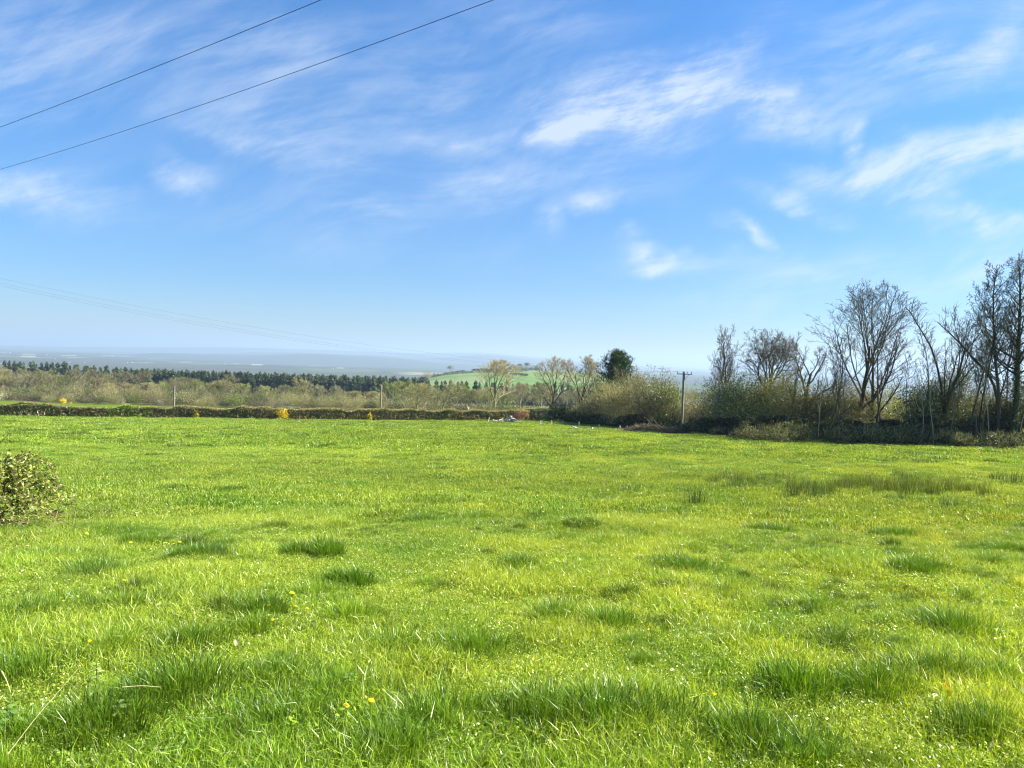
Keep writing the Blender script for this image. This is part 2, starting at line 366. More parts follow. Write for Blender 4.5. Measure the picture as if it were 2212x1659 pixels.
def farmland_material():
    m, nt, N, L, out = material('farmland')
    geo = N.new('ShaderNodeNewGeometry'); pos = geo.outputs['Position']
    mp = N.new('ShaderNodeMapping'); mp.inputs['Scale'].default_value = (1/420., 1/620., 0); mp.inputs['Rotation'].default_value = (0, 0, .35); L.new(pos, mp.inputs[0])
    v1 = N.new('ShaderNodeTexVoronoi'); v1.inputs['Scale'].default_value = 1; L.new(mp.outputs[0], v1.inputs['Vector'])
    v2 = N.new('ShaderNodeTexVoronoi'); v2.feature = 'DISTANCE_TO_EDGE'; v2.inputs['Scale'].default_value = 1; L.new(mp.outputs[0], v2.inputs['Vector'])
    sp = N.new('ShaderNodeSeparateColor'); L.new(v1.outputs['Color'], sp.inputs[0])
    c = ramp(N, L, sp.outputs[0], [(0, (.045, .04, .032)), (.34, (.07, .06, .045)), (.50, (.05, .075, .032)), (.70, (.07, .105, .04)), (.82, (.055, .05, .038)), (.93, (.13, .15, .06)), (.975, (.20, .20, .10))])
    c.node.color_ramp.interpolation = 'CONSTANT'
    f = tnoise(N, L, pos, .012, 6, .7); c = mixc(N, L, c, ramp(N, L, f, [(.35, (.55, .55, .55)), (.65, (1.35, 1.35, 1.3))]), .8, 'MULTIPLY')
    wood = ramp(N, L, tnoise(N, L, pos, .0011, 6, .7), [(.50, (0, 0, 0)), (.55, (1, 1, 1))]); c = mixc(N, L, c, (.06, .055, .035), wood)
    e = N.new('ShaderNodeMapRange'); e.inputs['From Min'].default_value = .035; e.inputs['From Max'].default_value = .06; L.new(v2.outputs['Distance'], e.inputs['Value'])
    c = mixc(N, L, (.05, .05, .03), c, e.outputs[0])
    b = N.new('ShaderNodeBsdfDiffuse'); L.new(c, b.inputs[0]); L.new(b.outputs[0], out.inputs[0]); return m
def hill_pasture_material():
    m, nt, N, L, out = material('hill_pasture')
    geo = N.new('ShaderNodeNewGeometry'); pos = geo.outputs['Position']
    mp = N.new('ShaderNodeMapping'); mp.inputs['Scale'].default_value = (1/130., 1/75., 0); mp.inputs['Rotation'].default_value = (0, 0, .1); L.new(pos, mp.inputs[0])
    v1 = N.new('ShaderNodeTexVoronoi'); v1.inputs['Scale'].default_value = 1; L.new(mp.outputs[0], v1.inputs['Vector'])
    sp = N.new('ShaderNodeSeparateColor'); L.new(v1.outputs['Color'], sp.inputs[0])
    c = ramp(N, L, sp.outputs[0], [(0, (.10, .17, .04)), (.3, (.13, .19, .055)), (.6, (.085, .17, .04)), (.8, (.15, .19, .075))])
    f = tnoise(N, L, pos, .03, 6, .7); c = mixc(N, L, c, ramp(N, L, f, [(.35, (.8, .8, .8)), (.65, (1.15, 1.12, 1.1))]), .8, 'MULTIPLY')
    hp = N.new('ShaderNodeMapping'); hp.vector_type = 'TEXTURE'; hp.inputs['Location'].default_value = (70, 1330, -40); hp.inputs['Scale'].default_value = (330, 520, 400); L.new(pos, hp.inputs[0])
    gs = N.new('ShaderNodeTexGradient'); gs.gradient_type = 'SPHERICAL'; L.new(hp.outputs[0], gs.inputs[0])
    hm = N.new('ShaderNodeMapRange'); hm.inputs['From Min'].default_value = .0; hm.inputs['From Max'].default_value = .12; L.new(gs.outputs['Fac'], hm.inputs['Value'])
    c = mixc(N, L, ramp(N, L, tnoise(N, L, pos, .012, 6, .75), [(.4, (.055, .055, .03)), (.55, (.11, .105, .06)), (.68, (.12, .18, .05))]), c, hm.outputs[0])
    b = N.new('ShaderNodeBsdfDiffuse'); L.new(c, b.inputs[0]); L.new(b.outputs[0], out.inputs[0]); return m

# ------------------------------------------------------------------ the ground
def grid(name, ys, ss, mat, fine, kind='structure'):
    Y = np.repeat(ys[:, None], len(ss), 1); X = ss[None, :]*(np.abs(Y)+12)
    Z = ground(X, Y, fine)
    V = np.stack([X, Y, Z], -1).reshape(-1, 3); i = np.arange(len(ys)*len(ss)).reshape(len(ys), len(ss))
    F = np.stack([i[:-1, :-1], i[:-1, 1:], i[1:, 1:], i[1:, :-1]], -1).reshape(-1, 4)
    return tag(link(name, mesh(name, V, F, mat, smooth=True)), kind=kind)
ys = [-25.]
while ys[-1] < 620: ys.append(ys[-1] + max(.16, .011*abs(ys[-1])) if ys[-1] > -3 else ys[-1]+1)
ys = np.array(ys); ss = np.linspace(-1.6, 1.6, 420)
G1 = grid('ground', ys, ss, ground_material(), True)
ys2 = np.concatenate([[ys[-1]], np.geomspace(ys[-1]+8, 2000, 60)[0:]]); ss2 = np.linspace(-1.6, 1.6, 200)
grid('hill_fields', ys2, ss2, hill_pasture_material(), False)
grid('plain', np.concatenate([[2000.], np.geomspace(2040, 30000, 90)]), ss2, farmland_material(), False)

def ridge(name, D, depth, tops, seed):      # tops: (source px x, source px y) of the skyline
    r = np.random.default_rng(seed); nx, ny = 260, 14
    sx = np.array([t[0] for t in tops], float); sy = np.array([t[1] for t in tops], float)
    X = np.linspace(sx[0], sx[-1], nx); T = np.interp(X, sx, sy)
    T = np.convolve(np.pad(T, 8, 'edge'), np.ones(17)/17, 'valid')
    rows = []
    for j in range(ny):
        t = j/(ny-1); D2 = D+(t-.5)*depth; h = math.sin(t*math.pi)**.8 if 0 < t < 1 else 0
        row = []
        for q, yy in zip(X, T):
            d = pixdir(q/3.9375, yy/3.9375); x = d.x/d.y*D2; top = d.z/d.y*D
            n_ = (float(fbm(x/900, D2/900, 4))-.47)*55*h*(1 if j != ny//2 else .15)
            row.append((x, D2, -112+(top+112)*h+n_*.6))
        rows.append(row)
    V = np.array(rows).reshape(-1, 3); i = np.arange(nx*ny).reshape(ny, nx)
    F = np.stack([i[:-1, :-1], i[:-1, 1:], i[1:, 1:], i[1:, :-1]], -1).reshape(-1, 4)
    tag(link(name, mesh(name, V, F, M_RIDGE, smooth=True)), kind='structure')
M_RIDGE = simple('distant_hillside', (.018, .028, .020), (.035, .045, .03), .004, 1, bump=0)
ridge('hills', 7500, 2600, [(300, 1425), (560, 1392), (640, 1387), (760, 1394), (1000, 1400), (1220, 1391), (1330, 1396), (1440, 1404), (1560, 1403), (1620, 1418), (1720, 1432), (1900, 1436), (2100, 1447), (2600, 1475), (2760, 1481), (3400, 1512), (4100, 1530)], 1)
ridge('hills', 10500, 2800, [(500, 1400), (900, 1389), (1230, 1388), (1400, 1400), (1600, 1402), (1700, 1420), (1800, 1400), (1900, 1393), (2000, 1400), (2100, 1418), (2250, 1430), (2600, 1458), (2690, 1468), (2800, 1478), (3400, 1500), (4100, 1510)], 2)
ridge('hills', 14500, 3500, [(-100, 1362), (250, 1366), (700, 1368), (900, 1366), (1300, 1378), (1500, 1386), (1700, 1396), (1830, 1386), (1900, 1385), (2050, 1402), (2300, 1425), (2600, 1450), (2700, 1445), (2900, 1475), (3500, 1480), (4200, 1500)], 3)
# ------------------------------------------------------------------ bare trees
def rot_away(d, ang, az):         # direction at angle ang from d, at azimuth az round it
    a = Vector((0, 0, 1)).cross(d) if abs(d.z) < .95 else Vector((1, 0, 0)).cross(d)
    a.normalize(); b = d.cross(a); s = math.sin(ang)
    return (d*math.cos(ang) + a*(s*math.cos(az)) + b*(s*math.sin(az))).normalized()
KINDS = dict(
    #      per level: children, angle (deg), length ratio, first fraction; tropism; jitter; trunk fraction
    ash=dict(n=(9, 7, 6, 4), ang=(30, 38, 40, 38), ln=(.62, .50, .46, .42), st=(.22, .25, .25, .2), up=(.05, .14, .16, .20), jit=(.05, .10, .16, .2), taper=.72, fork=True),
    oak=dict(n=(13, 9, 6, 5), ang=(52, 46, 46, 45), ln=(.80, .60, .50, .45), st=(.48, .25, .2, .2), up=(.02, .10, .08, .06), jit=(.05, .16, .22, .28), taper=.75, fork=True),
    alder=dict(n=(34, 7, 5, 3), ang=(74, 46, 45, 40), ln=(.27, .50, .5, .5), st=(.38, .2, .2, .2), up=(.03, .10, .05, .03), jit=(.05, .12, .2, .25), taper=.8, fork=False),
    pole=dict(n=(16, 5, 4, 0), ang=(48, 42, 40, 0), ln=(.20, .48, .5, 0), st=(.40, .2, .2, 0), up=(.02, .16, .12, 0), jit=(.08, .14, .2, 0), taper=.8, fork=False),
    snag=dict(n=(8, 7, 5, 3), ang=(40, 42, 42, 40), ln=(.62, .46, .46, .4), st=(.30, .2, .2, .2), up=(.02, .12, .12, .1), jit=(.12, .18, .22, .25), taper=.7, fork=True),
)
def skeleton(kind, H, W, r0, seed, lean=(0, 0), lv=4, mult=1.0, twig=.010):
    K = KINDS[kind]; rn = random.Random(seed); out = []; DOME = {'ash': (8, 52, .66), 'oak': (10, 78, .70)}.get(kind)
    def walk(p, d, L, r, lvl, rend):
        n = {0: 9, 1: 6, 2: 4, 3: 3}.get(lvl, 3); pts = [p.copy()]; rad = [r]
        up = K['up'][min(lvl, 3)]; jit = K['jit'][min(lvl, 3)]; q = p.copy(); d = d.copy(); ds = [d.copy()]
        for i in range(1, n):
            d = (d + Vector((rn.gauss(0, jit), rn.gauss(0, jit), rn.gauss(0, jit)*.6 + up))).normalized()
            q = q + d*(L/(n-1)); pts.append(q.copy()); rad.append(max(rend, r*(1-K['taper']*i/(n-1)))); ds.append(d.copy())
        out.append((lvl, pts, rad)); return pts, rad, ds
    def grow(p, d, L, r, lvl):
        pts, rad, ds = walk(p, d, L, r, lvl, twig)
        if lvl >= lv: return
        n = K['n'][lvl] if lvl < 4 else 0
        if lvl > 0: n = max(2, int(round(n*mult*rn.uniform(.8, 1.2))))
        st = K['st'][lvl]; az = rn.uniform(0, 6.28)
        for j in range(n):
            f = st + (1-st)*((j+rn.uniform(.2, .9))/n) if not (K['fork'] and lvl == 0) else min(1, st+(1-st)*(j/(n-1))**.8*rn.uniform(.85, 1.05))
            x = f*(len(pts)-1); i = min(int(x), len(pts)-2); t = x-i
            bp = pts[i].lerp(pts[i+1], t); br = rad[i]*(1-t)+rad[i+1]*t; az += 2.4+rn.uniform(-.5, .5)
            a = R(K['ang'][lvl])*rn.uniform(.75, 1.2)
            if kind == 'ash' and lvl == 0: a = R(18+38*(1-f))*rn.uniform(.8, 1.2)
            if kind == 'alder' and lvl == 0: a = R(52+30*(1-f))
            ln = L*K['ln'][lvl]*rn.uniform(.75, 1.15)
            if lvl == 0 and K['fork']: ln *= (1.15-.35*f)
            if lvl == 0 and not K['fork']: ln *= (1.15-.75*(f-st)/(1-st))*rn.uniform(.75, 1.1)
            if lvl > 0: ln *= (1.1-.5*f)
            dr = rot_away(ds[i], a, az)
            if DOME:
                if lvl == 0: a = R(DOME[0]+(DOME[1]-DOME[0])*(1-f))*rn.uniform(.8, 1.15); dr = rot_away(ds[i], a, az)
                zc = H*DOME[2]; rz = (H-zc) if bp.z+dr.z*.5 > zc else zc*(.62 if kind == 'ash' else .36); q = Vector(((bp.x-bp.z*lean[0])/(W/2), (bp.y-bp.z*lean[1])/(W/2), (bp.z-zc)/rz)); e = Vector((dr.x/(W/2), dr.y/(W/2), dr.z/rz))
                aa = e.dot(e); bb = q.dot(e); cc = q.dot(q)-1; disc = bb*bb-aa*cc; dist = (-bb+math.sqrt(disc))/aa if disc > 0 else .3
                dist = max(.25, dist); ln = dist*rn.uniform(.8, 1.0) if lvl == 0 else min(max(ln, L*.3), dist*rn.uniform(.75, 1.05))
            grow(bp, dr, ln, min(br*.72, br*(.62 if lvl else .55)+.003), lvl+1)
    d0 = Vector((lean[0], lean[1], 1)).normalized()
    tl = H*(.62 if K['fork'] else .97)
    grow(Vector((0, 0, -.3)), d0, tl, r0, 0)
    P = np.array([q for _, pts, _ in out for q in pts]); h = np.percentile(P[:, 2], 99.7)
    wx = np.percentile(np.abs(P[:, 0]-P[:, 2]*lean[0]), 98.5); wy = np.percentile(np.abs(P[:, 1]-P[:, 2]*lean[1]), 98.5)
    sz = H/h; sw = (W/2)/max(.5*(wx+wy), .1)
    res = []
    for lvl, pts, rad in out:
        A = np.array([tuple(v) for v in pts]); bl = 1 if lvl == 0 else 1
        ax = A[:, 2]*lean[0]; ay = A[:, 2]*lean[1]
        A = np.stack([(A[:, 0]-ax)*sw+ax*sz, (A[:, 1]-ay)*sw+ay*sz, A[:, 2]*sz], 1); res.append((lvl, A, np.array(rad)))
    return res
def tubegroups(g, sk, lvls, sides, colr, r):
    groups = {}
    for lvl, A, rad in sk:
        if lvl in lvls: groups.setdefault((len(A), lvl), []).append((A, rad))
    for (m, lvl), lst in groups.items():
        P = np.stack([a for a, _ in lst]); Q = np.stack([b for _, b in lst])
        V, F = tubes(P, Q, sides.get(lvl, 3))
        c = np.array(colr)*r.uniform(.75, 1.25, (len(lst), 1)); C = np.repeat(c, m*sides.get(lvl, 3), 0); g.add(V, F, C)
TAN = (.25, .225, .12); BROWN = (.14, .118, .075); GREY = (.085, .075, .055); MOSS = (.14, .15, .05)
def tree_meshes(kind, H, W, r0, seed, lean=(0, 0), twigc=GREY, barkc=(.07, .06, .045), ivy=None, mult=1.0, twig=.010, tips=0, tipc=None, lv=4, spray=0, spw=.02, spl=.5):
    r = np.random.default_rng(seed); sk = skeleton(kind, H, W, r0, seed, lean, lv, mult, twig)
    gt = Geo(); tubegroups(gt, sk, (0, 1), {0: 8, 1: 5}, barkc, r)
    gc = Geo(); tubegroups(gc, sk, (2, 3, 4), {2: 4, 3: 3}, twigc, r)
    ends = np.array([A[-1] for l, A, _ in sk if l >= lv-1]); dirs = np.array([A[-1]-A[-2] for l, A, _ in sk if l >= lv-1])
    if spray:                     # finest twigs as slender strips along the outer branches
        Q = np.vstack([A for l, A, _ in sk if l >= lv-1]); D = np.vstack([np.gradient(A, axis=0) for l, A, _ in sk if l >= lv-1])
        i = r.integers(0, len(Q), spray); d = unit(unit(D[i])+rvec(r, spray)*.8+np.array((0, 0, .15)))
        V, F = strips(r, Q[i], Q[i]+d*spl*r.uniform(.5, 1.3, (spray, 1)), spw)
        gc.add(V, F, np.repeat(np.array(twigc)*r.uniform(.7, 1.35, (spray, 1)), 4, 0))
    if tips:                      # buds, catkins or first leaves
        i = r.integers(0, len(ends), tips); P = ends[i]+rvec(r, tips)*.14-unit(dirs[i])*r.uniform(0, .3, (tips, 1))
        V, F = leaves(r, P, .085); gc.add(V, F, np.repeat(np.array(tipc or twigc)*r.uniform(.6, 1.3, (tips, 1)), 4, 0))
    ms = dict(trunk=gt.mesh('trunk', M_TWIG, True), crown=gc.mesh('crown', M_LEAF if tips or spray else M_TWIG))
    if ivy:
        f0, f1, n, rad = ivy; gi = Geo()
        tr = [A for l, A, _ in sk if l == 0][0]; big = [A for l, A, _ in sk if l == 1][:3]
        t = r.uniform(0, 1, n)**.9*(f1-f0)+f0; x = t*(len(tr)-1); i = np.minimum(x.astype(int), len(tr)-2); fr = (x-i)[:, None]
        C = tr[i]*(1-fr)+tr[i+1]*fr; nrm = rvec(r, n); nrm[:, 2] *= .5
        P = C+nrm*(rad*(1.15-.6*(t-f0)/(f1-f0))*r.uniform(.6, 1.15, n))[:, None]
        V, F = leaves(r, P, .11, nrm); gi.add(V, F, np.repeat(np.array((.045, .075, .018))*r.uniform(.5, 1.7, (n, 1)), 4, 0))
        ms['ivy'] = gi.mesh('ivy', M_LEAF)
    return ms
def plant_tree(name, ms, loc, label, group=None, rotz=0, scale=1, cat='tree'):
    e = empty(name, loc, rotz, scale); tag(e, label, cat, group)
    for k, me in ms.items(): part(k, me, e)
    return e
def crowd(protos, spots, name, label, group, r, cat='tree', smin=.85, smax=1.15):
    """one of each kind built, the rest copied: spots (px, D, height factor[, label])"""
    made = {}
    for i, s in enumerate(spots):
        k = r.integers(0, len(protos)); sc = s[2]*r.uniform(smin, smax); p = at(s[0], s[1]); rz = r.uniform(0, 6.28)
        if k not in made:
            o = made[k] = plant_tree(name, protos[k], p, label, group, rz, sc, cat)
        else:
            o = copy_tree(made[k]); o.location = p; o.rotation_euler = (0, 0, rz); o.scale = (sc,)*3
        w = r.uniform(.9, 1.15); o.scale = (o.scale[0]*w, o.scale[1]*w, o.scale[2])
        o['label'] = s[3] if len(s) > 3 else label
        o['group'] = group

# ------------------------------------------------------------------ bushes
def bush_mesh(w, h, n, seed, cols, leaf=.13, twigs=.35, twc=TAN, lumps=9, flat=.0, d=None, spike=.5, dens=.8, arch=False):
    r = np.random.default_rng(seed); d = d or w; g = Geo()
    Lc = r.uniform(-1, 1, (lumps, 3)); Lc[:, 2] = r.uniform(0, 1, lumps); q = np.linalg.norm(Lc[:, :2], axis=1, keepdims=True)
    Lc[:, :2] /= np.maximum(q, 1)
    Lr = r.uniform(.26, .46, lumps)*min(w, d, h*1.2)
    cx = np.stack([Lc[:, 0]*(w/2-Lr*.8), Lc[:, 1]*(d/2-Lr*.8), np.maximum(Lc[:, 2]*(h-Lr)*(1-.35*q[:, 0]**2), Lr*.35)], 1)
    area = Lr**2; k = r.choice(lumps, n, p=area/area.sum()); nd = rvec(r, n); nd[:, 2] = np.where(nd[:, 2] < -.3, -nd[:, 2], nd[:, 2])
    rad = Lr[k]*(1-dens*r.random(n)**1.6)
    wob = 1+.22*np.sin(nd[:, 0]*7+k)*np.cos(nd[:, 1]*6+k*2)
    P = cx[k]+nd*(rad*wob)[:, None]; P[:, 2] = np.abs(P[:, 2])
    P[:, 2] *= h/np.percentile(P[:, 2], 99); P[:, 0] *= (w/2)/np.percentile(np.abs(P[:, 0]), 97); P[:, 1] *= (d/2)/np.percentile(np.abs(P[:, 1]), 97)
    cols_ = np.array([c for c, _ in cols]); wt = np.array([q for _, q in cols], float); wt /= wt.sum()
    lc = r.choice(len(cols_), lumps, p=wt); ci = np.where(r.random(n) < .5, lc[k], r.choice(len(cols_), n, p=wt))
    C = cols_[ci]*r.uniform(.6, 1.4, (n, 1))
    nt = int(n*twigs); nl = n-nt
    V, F = leaves(r, P[:nl], leaf, nd[:nl]); g.add(V, F, np.repeat(C[:nl], 4, 0))
    if nt:
        dd = unit(nd[nl:]+rvec(r, nt)*.6+np.array((0, 0, .55))); L = spike*r.uniform(.4, 1.2, (nt, 1))
        V, F = strips(r, P[nl:]-dd*L*.5, P[nl:]+dd*L*.5, .022*max(1, leaf/.09)); g.add(V, F, np.repeat(np.array(twc)*r.uniform(.6, 1.4, (nt, 1)), 4, 0))
    return g.mesh('foliage', M_LEAF)
def stems_mesh(w, h, n, seed, c=(.09, .075, .055), r0=.05):
    r = np.random.default_rng(seed); g = Geo(); P = np.zeros((n, 6, 3)); a = r.uniform(0, 6.28, n); sp = r.uniform(.05, .42, n)*w; hh = r.uniform(.55, .95, n)*h
    for i in range(6):
        t = i/5; P[:, i, 0] = np.cos(a)*sp*(t**1.3+.1)+r.normal(0, .03*h, n)*t; P[:, i, 1] = np.sin(a)*sp*(t**1.3+.1)+r.normal(0, .03*h, n)*t; P[:, i, 2] = hh*t-.1
    rr = r0*r.uniform(.4, 1.1, n)[:, None]*np.linspace(1, .2, 6)[None, :]
    V, F = tubes(P, rr, 5); g.add(V, F, np.array(c)); return g.mesh('stems', M_TWIG, True)
def bush(name, p, w, h, n, seed, cols, label, group=None, cat='bush', stems=7, parts=True, **kw):
    fo = bush_mesh(w, h, n, seed, cols, **kw)
    if not parts:
        return tag(link(name, fo, None, p, 0), label, cat, group)
    e = tag(empty(name, p), label, cat, group); part('foliage', fo, e); part('stems', stems_mesh(w, h, stems, seed), e); return e
DKG = (.032, .052, .016); MDG = (.065, .095, .024); YLG = (.17, .21, .035); OLV = (.11, .12, .038); LIME = (.27, .34, .05)
BLS = (.70, .70, .64); GORSE = (.85, .60, .02); BRN = (.15, .11, .07); RUS = (.22, .13, .06); PUR = (.16, .07, .06)

# ------------------------------------------------------------------ far wood behind the meadow
rb = np.random.default_rng(11)
FAR = [tree_meshes('oak', 11, 10.5, .26, 21, twigc=(.27, .245, .13), barkc=(.22, .19, .14), lv=3, twig=.03, spray=3400, spw=.055, spl=.75),
       tree_meshes('ash', 12, 8.5, .24, 22, twigc=(.23, .21, .14), barkc=(.24, .21, .16), lv=3, twig=.03, spray=3000, spw=.05, spl=.7),
       tree_meshes('oak', 9.5, 10, .22, 23, twigc=(.28, .24, .13), barkc=(.2, .17, .13), lv=3, twig=.03, spray=3600, spw=.055, spl=.7),
       tree_meshes('ash', 10.5, 9.5, .24, 24, twigc=(.22, .23, .09), barkc=(.25, .23, .17), lv=3, twig=.03, spray=3200, spw=.055, spl=.7),
       tree_meshes('snag', 11.5, 8, .28, 25, twigc=(.24, .21, .12), barkc=(.2, .17, .13), lv=3, twig=.03, spray=2600, spw=.05, spl=.7)]
def conifer_mesh(H, W, seed, n=900, col=(.058, .090, .048)):
    r = np.random.default_rng(seed); g = Geo()
    V, F = tubes(np.array([[(0, 0, -.5), (0, 0, H*.5), (0, 0, H)]], float), np.array([[.22, .14, .03]]), 6); tr = Geo(); tr.add(V, F, np.array((.10, .075, .05)))
    t = 1-r.random(n)**.75; t = .14+.86*t; rad = (W/2)*(1-t)**.5*.9+.1
    lob = 1+.25*np.sin(t*H*2.1+r.uniform(0, .6, n)); a = r.uniform(0, 6.28, n); L = rad*lob*r.uniform(.55, 1.1, n)
    ca, sa = np.cos(a), np.sin(a); z = t*H
    P0 = np.stack([ca*L*.25, sa*L*.25, z+.1*L], 1); P1 = np.stack([ca*L, sa*L, z-.28*L+.1], 1)
    V, F = strips(r, P0, P1, np.maximum(.35, L*.5)); g.add(V, F, np.repeat(np.array(col)*r.uniform(.5, 1.6, (n, 1)), 4, 0))
    k = n//3; a = r.uniform(0, 6.28, k); t = .2+.8*r.random(k); rad = (W/2)*(1-t)**.5*.9+.1
    P = np.stack([np.cos(a)*rad, np.sin(a)*rad, t*H], 1); V, F = leaves(r, P, .3); g.add(V, F, np.repeat(np.array(col)*1.7*r.uniform(.6, 1.5, (k, 1)), 4, 0))
    return dict(trunk=tr.mesh('trunk', M_TWIG), crown=g.mesh('crown', M_LEAF))
CON = [conifer_mesh(17, 7, 31), conifer_mesh(15.8, 6.6, 32, col=(.064, .098, .048)), conifer_mesh(17.2, 7.2, 33, col=(.05, .08, .046)), conifer_mesh(16.6, 6.2, 34, col=(.07, .10, .045))]
sp = []
for px in np.arange(-30, 112, 4.2):               # the plantation sinks behind the bare trees on the left
    for row in range(1): sp.append((px+rb.uniform(-2, 2), 462+row*14+rb.uniform(-5, 5), 1.13+.04*math.sin(px/23.)))
for px in list(np.arange(112, 428, 3.2))+list(np.arange(114, 428, 3.4)):
    sp.append((px+rb.uniform(-1.5, 1.5), 440+rb.uniform(-6, 6)-.0*px, .98))
for px in np.arange(330, 620, 5.5):
    sp.append((px+rb.uniform(-2, 2), 430+rb.uniform(-10, 10)+(px-330)*.2, .97))
crowd(CON, sp, 'conifer', 'dark green conifer of the dense plantation behind the bare trees', 'conifers of the plantation', rb, smin=.96, smax=1.04)
LBL = lambda px: ('bare brown tree of the wood left of the leftmost pole' if px < 174 else 'bare brown tree of the wood between the two distant poles' if px < 381 else 'bare brown tree behind the hedge right of the middle pole')
GRP = lambda px: ('bare trees left of the leftmost pole' if px < 174 else 'bare trees between the distant poles' if px < 381 else 'bare trees right of the middle pole')
zones = [[], [], []]
def add_far(px, D, s): zones[0 if px < 174 else 1 if px < 381 else 2].append((px, D, s))
for px in np.arange(-25, 232, 15): add_far(px+rb.uniform(-5, 5), 345+rb.uniform(-20, 20), 1.08 if px < 150 else 1.0)
for px in np.arange(-20, 232, 14): add_far(px+rb.uniform(-5, 5), 290+rb.uniform(-12, 12), .95*rb.uniform(.75, 1.12))
for px in (200, 222, 244, 262, 283, 300, 340, 358, 378, 398, 420): add_far(px+rb.uniform(-4, 4), 335+rb.uniform(-15, 15), .82*rb.uniform(.8, 1.1))
for px in (268, 302, 318, 336, 356, 372): add_far(px, 275+rb.uniform(-10, 10), .62*rb.uniform(.85, 1.15))
for px in np.arange(425, 640, 11): add_far(px+rb.uniform(-4, 4), 320+rb.uniform(-20, 20), .88*rb.uniform(.85, 1.1))
for px in (386, 404, 424, 440, 455, 470, 486, 505, 522, 545, 572, 596): add_far(px+rb.uniform(-4, 4), 235+rb.uniform(-15, 15), .85*rb.uniform(.85, 1.1))
for i, px in enumerate((90, 280, 450)):
    crowd(FAR, zones[i], 'bare_tree', LBL(px), GRP(px), rb)
# named trees of that wood
def far_named(k, px, D, s, label, rz=0): plant_tree('bare_tree', FAR[k], at(px, D), label, None, rz, s)
far_named(1, 76, 262, 1.0, 'bare tree with an ivy-dark forked trunk rising above the scrub at far left', 1)
far_named(4, 308, 262, .98, 'tall narrow bare tree standing clear against the dark plantation', 2)
MID = [tree_meshes('snag', 8.6, 9.5, .28, 41, twigc=(.32, .28, .17), barkc=(.24, .22, .14), lv=4, twig=.016, spray=2200, spw=.03, spl=.5),
       tree_meshes('ash', 9.2, 9, .30, 42, twigc=(.33, .27, .18), barkc=(.24, .21, .15), lv=4, twig=.016, spray=2600, spw=.03, spl=.5)]
plant_tree('bare_tree', MID[0], at(416, 165), 'bare tree with several pale mossy limbs, directly right of the middle pole', None, .3, .92)
plant_tree('bare_tree', MID[0], at(442, 160), 'bare tree with pale mossy limbs leaning right behind the hedge', None, 2.3, .95)
plant_tree('bare_tree', MID[1], at(494, 150), 'broad bare brown tree with many spreading limbs in front of the green hill', None, 1.0, 1.12)
plant_tree('bare_tree', MID[1], at(520, 185), 'smaller bare tree between the broad tree and the ivy-clad pair', None, 3.0, .92)
# scrub at the far edge of the meadow
SCR = {}
def scrub(key, w, h, n, seed, cols, **kw):
    SCR[key] = bush_mesh(w, h, n, seed, cols, **kw)
scrub('tan', 8, 5.5, 2600, 51, [(TAN, 3), (BRN, 2), (OLV, 1)], leaf=.24, twigs=.75, spike=1.0)
scrub('brown', 7, 4.5, 2400, 52, [(BRN, 3), (TAN, 2), (MDG, 1)], leaf=.24, twigs=.7, twc=BROWN, spike=.9)
scrub('willow', 7.5, 5.2, 2600, 53, [(YLG, 3), (OLV, 1), (MDG, 1)], leaf=.26, twigs=.4, twc=OLV, spike=.7)
scrub('dark', 6, 4.2, 2200, 54, [(DKG, 3), (MDG, 2)], leaf=.26, twigs=.2, twc=BRN)
scrub('blossom', 6, 3.6, 2200, 55, [(BLS, 3), (TAN, 2), (BRN, 2)], leaf=.22, twigs=.45, twc=GREY)
scrub('cream', 9, 5.6, 3000, 56, [((.52, .46, .24), 4), (TAN, 2)], leaf=.26, twigs=.5, twc=TAN)
scrub('gorse', 1.6, 1.5, 500, 57, [(GORSE, 4), (MDG, 1)], leaf=.18, twigs=.1)
def sc(key, px, D, s, label, group=None, cat='bush'):
    o = link('bush' if key != 'gorse' else 'gorse_bush', SCR[key], None, at(px, D), rb.uniform(0, 6), s*rb.uniform(.95, 1.05)); tag(o, label, cat, group); return o
for px, D, s, lb in ((104, 240, .60, 'round yellow-green bush, the smaller of two at the meadow edge left of the leftmost pole'),
                     (137, 244, .72, 'wide yellow-green willow bush just left of the leftmost pole'), (237, 250, .95, 'large rounded pale green willow right of the cream bush'),
                     (213, 252, .5, 'low yellow-green bush beside the large pale green willow'), (377, 248, .55, 'yellow-topped willow bush behind the middle pole'),
                     (118, 262, .6, 'olive green bush behind the white blossom')):
    sc('willow', px, D, s, lb)
sc('cream', 187, 246, .92, 'cream-coloured catkin bush right behind the leftmost pole')
for px, D, s, lb in ((2, 246, .8, 'white blossoming blackthorn at the left edge of the far wood'), (45, 245, .35, 'small white blossoming shrub in the scrub at far left'), (121, 246, .62, 'white blackthorn in flower between the two yellow-green bushes'),
                     (160, 247, .62, 'white blackthorn in flower left of the leftmost pole'), (259, 250, .7, 'grey and white blackthorn right of the large pale willow'), (283, 252, .75, 'pale blackthorn with open white twigs before the pale field')):
    sc('blossom', px, D, s, lb)
for px, D, s, lb in ((35, 246, .62, 'dark green ivy bush in the scrub at far left'), (80, 247, .7, 'dark green bush left of the round yellow-green bush'), (62, 255, .8, 'dark evergreen bush low in the wood at far left'),
                     (224, 252, .62, 'dark evergreen bush in front of the large pale willow'), (370, 242, .8, 'dark shaded bush left of the middle pole'), (392, 240, .7, 'dark shaded bush right of the middle pole')):
    sc('dark', px, D, s, lb)
sc('gorse', 63, 236, 1.15, 'yellow flowering gorse at the far side of the meadow'); sc('gorse', 71, 237, .5, 'tiny yellow gorse at the far side of the meadow')
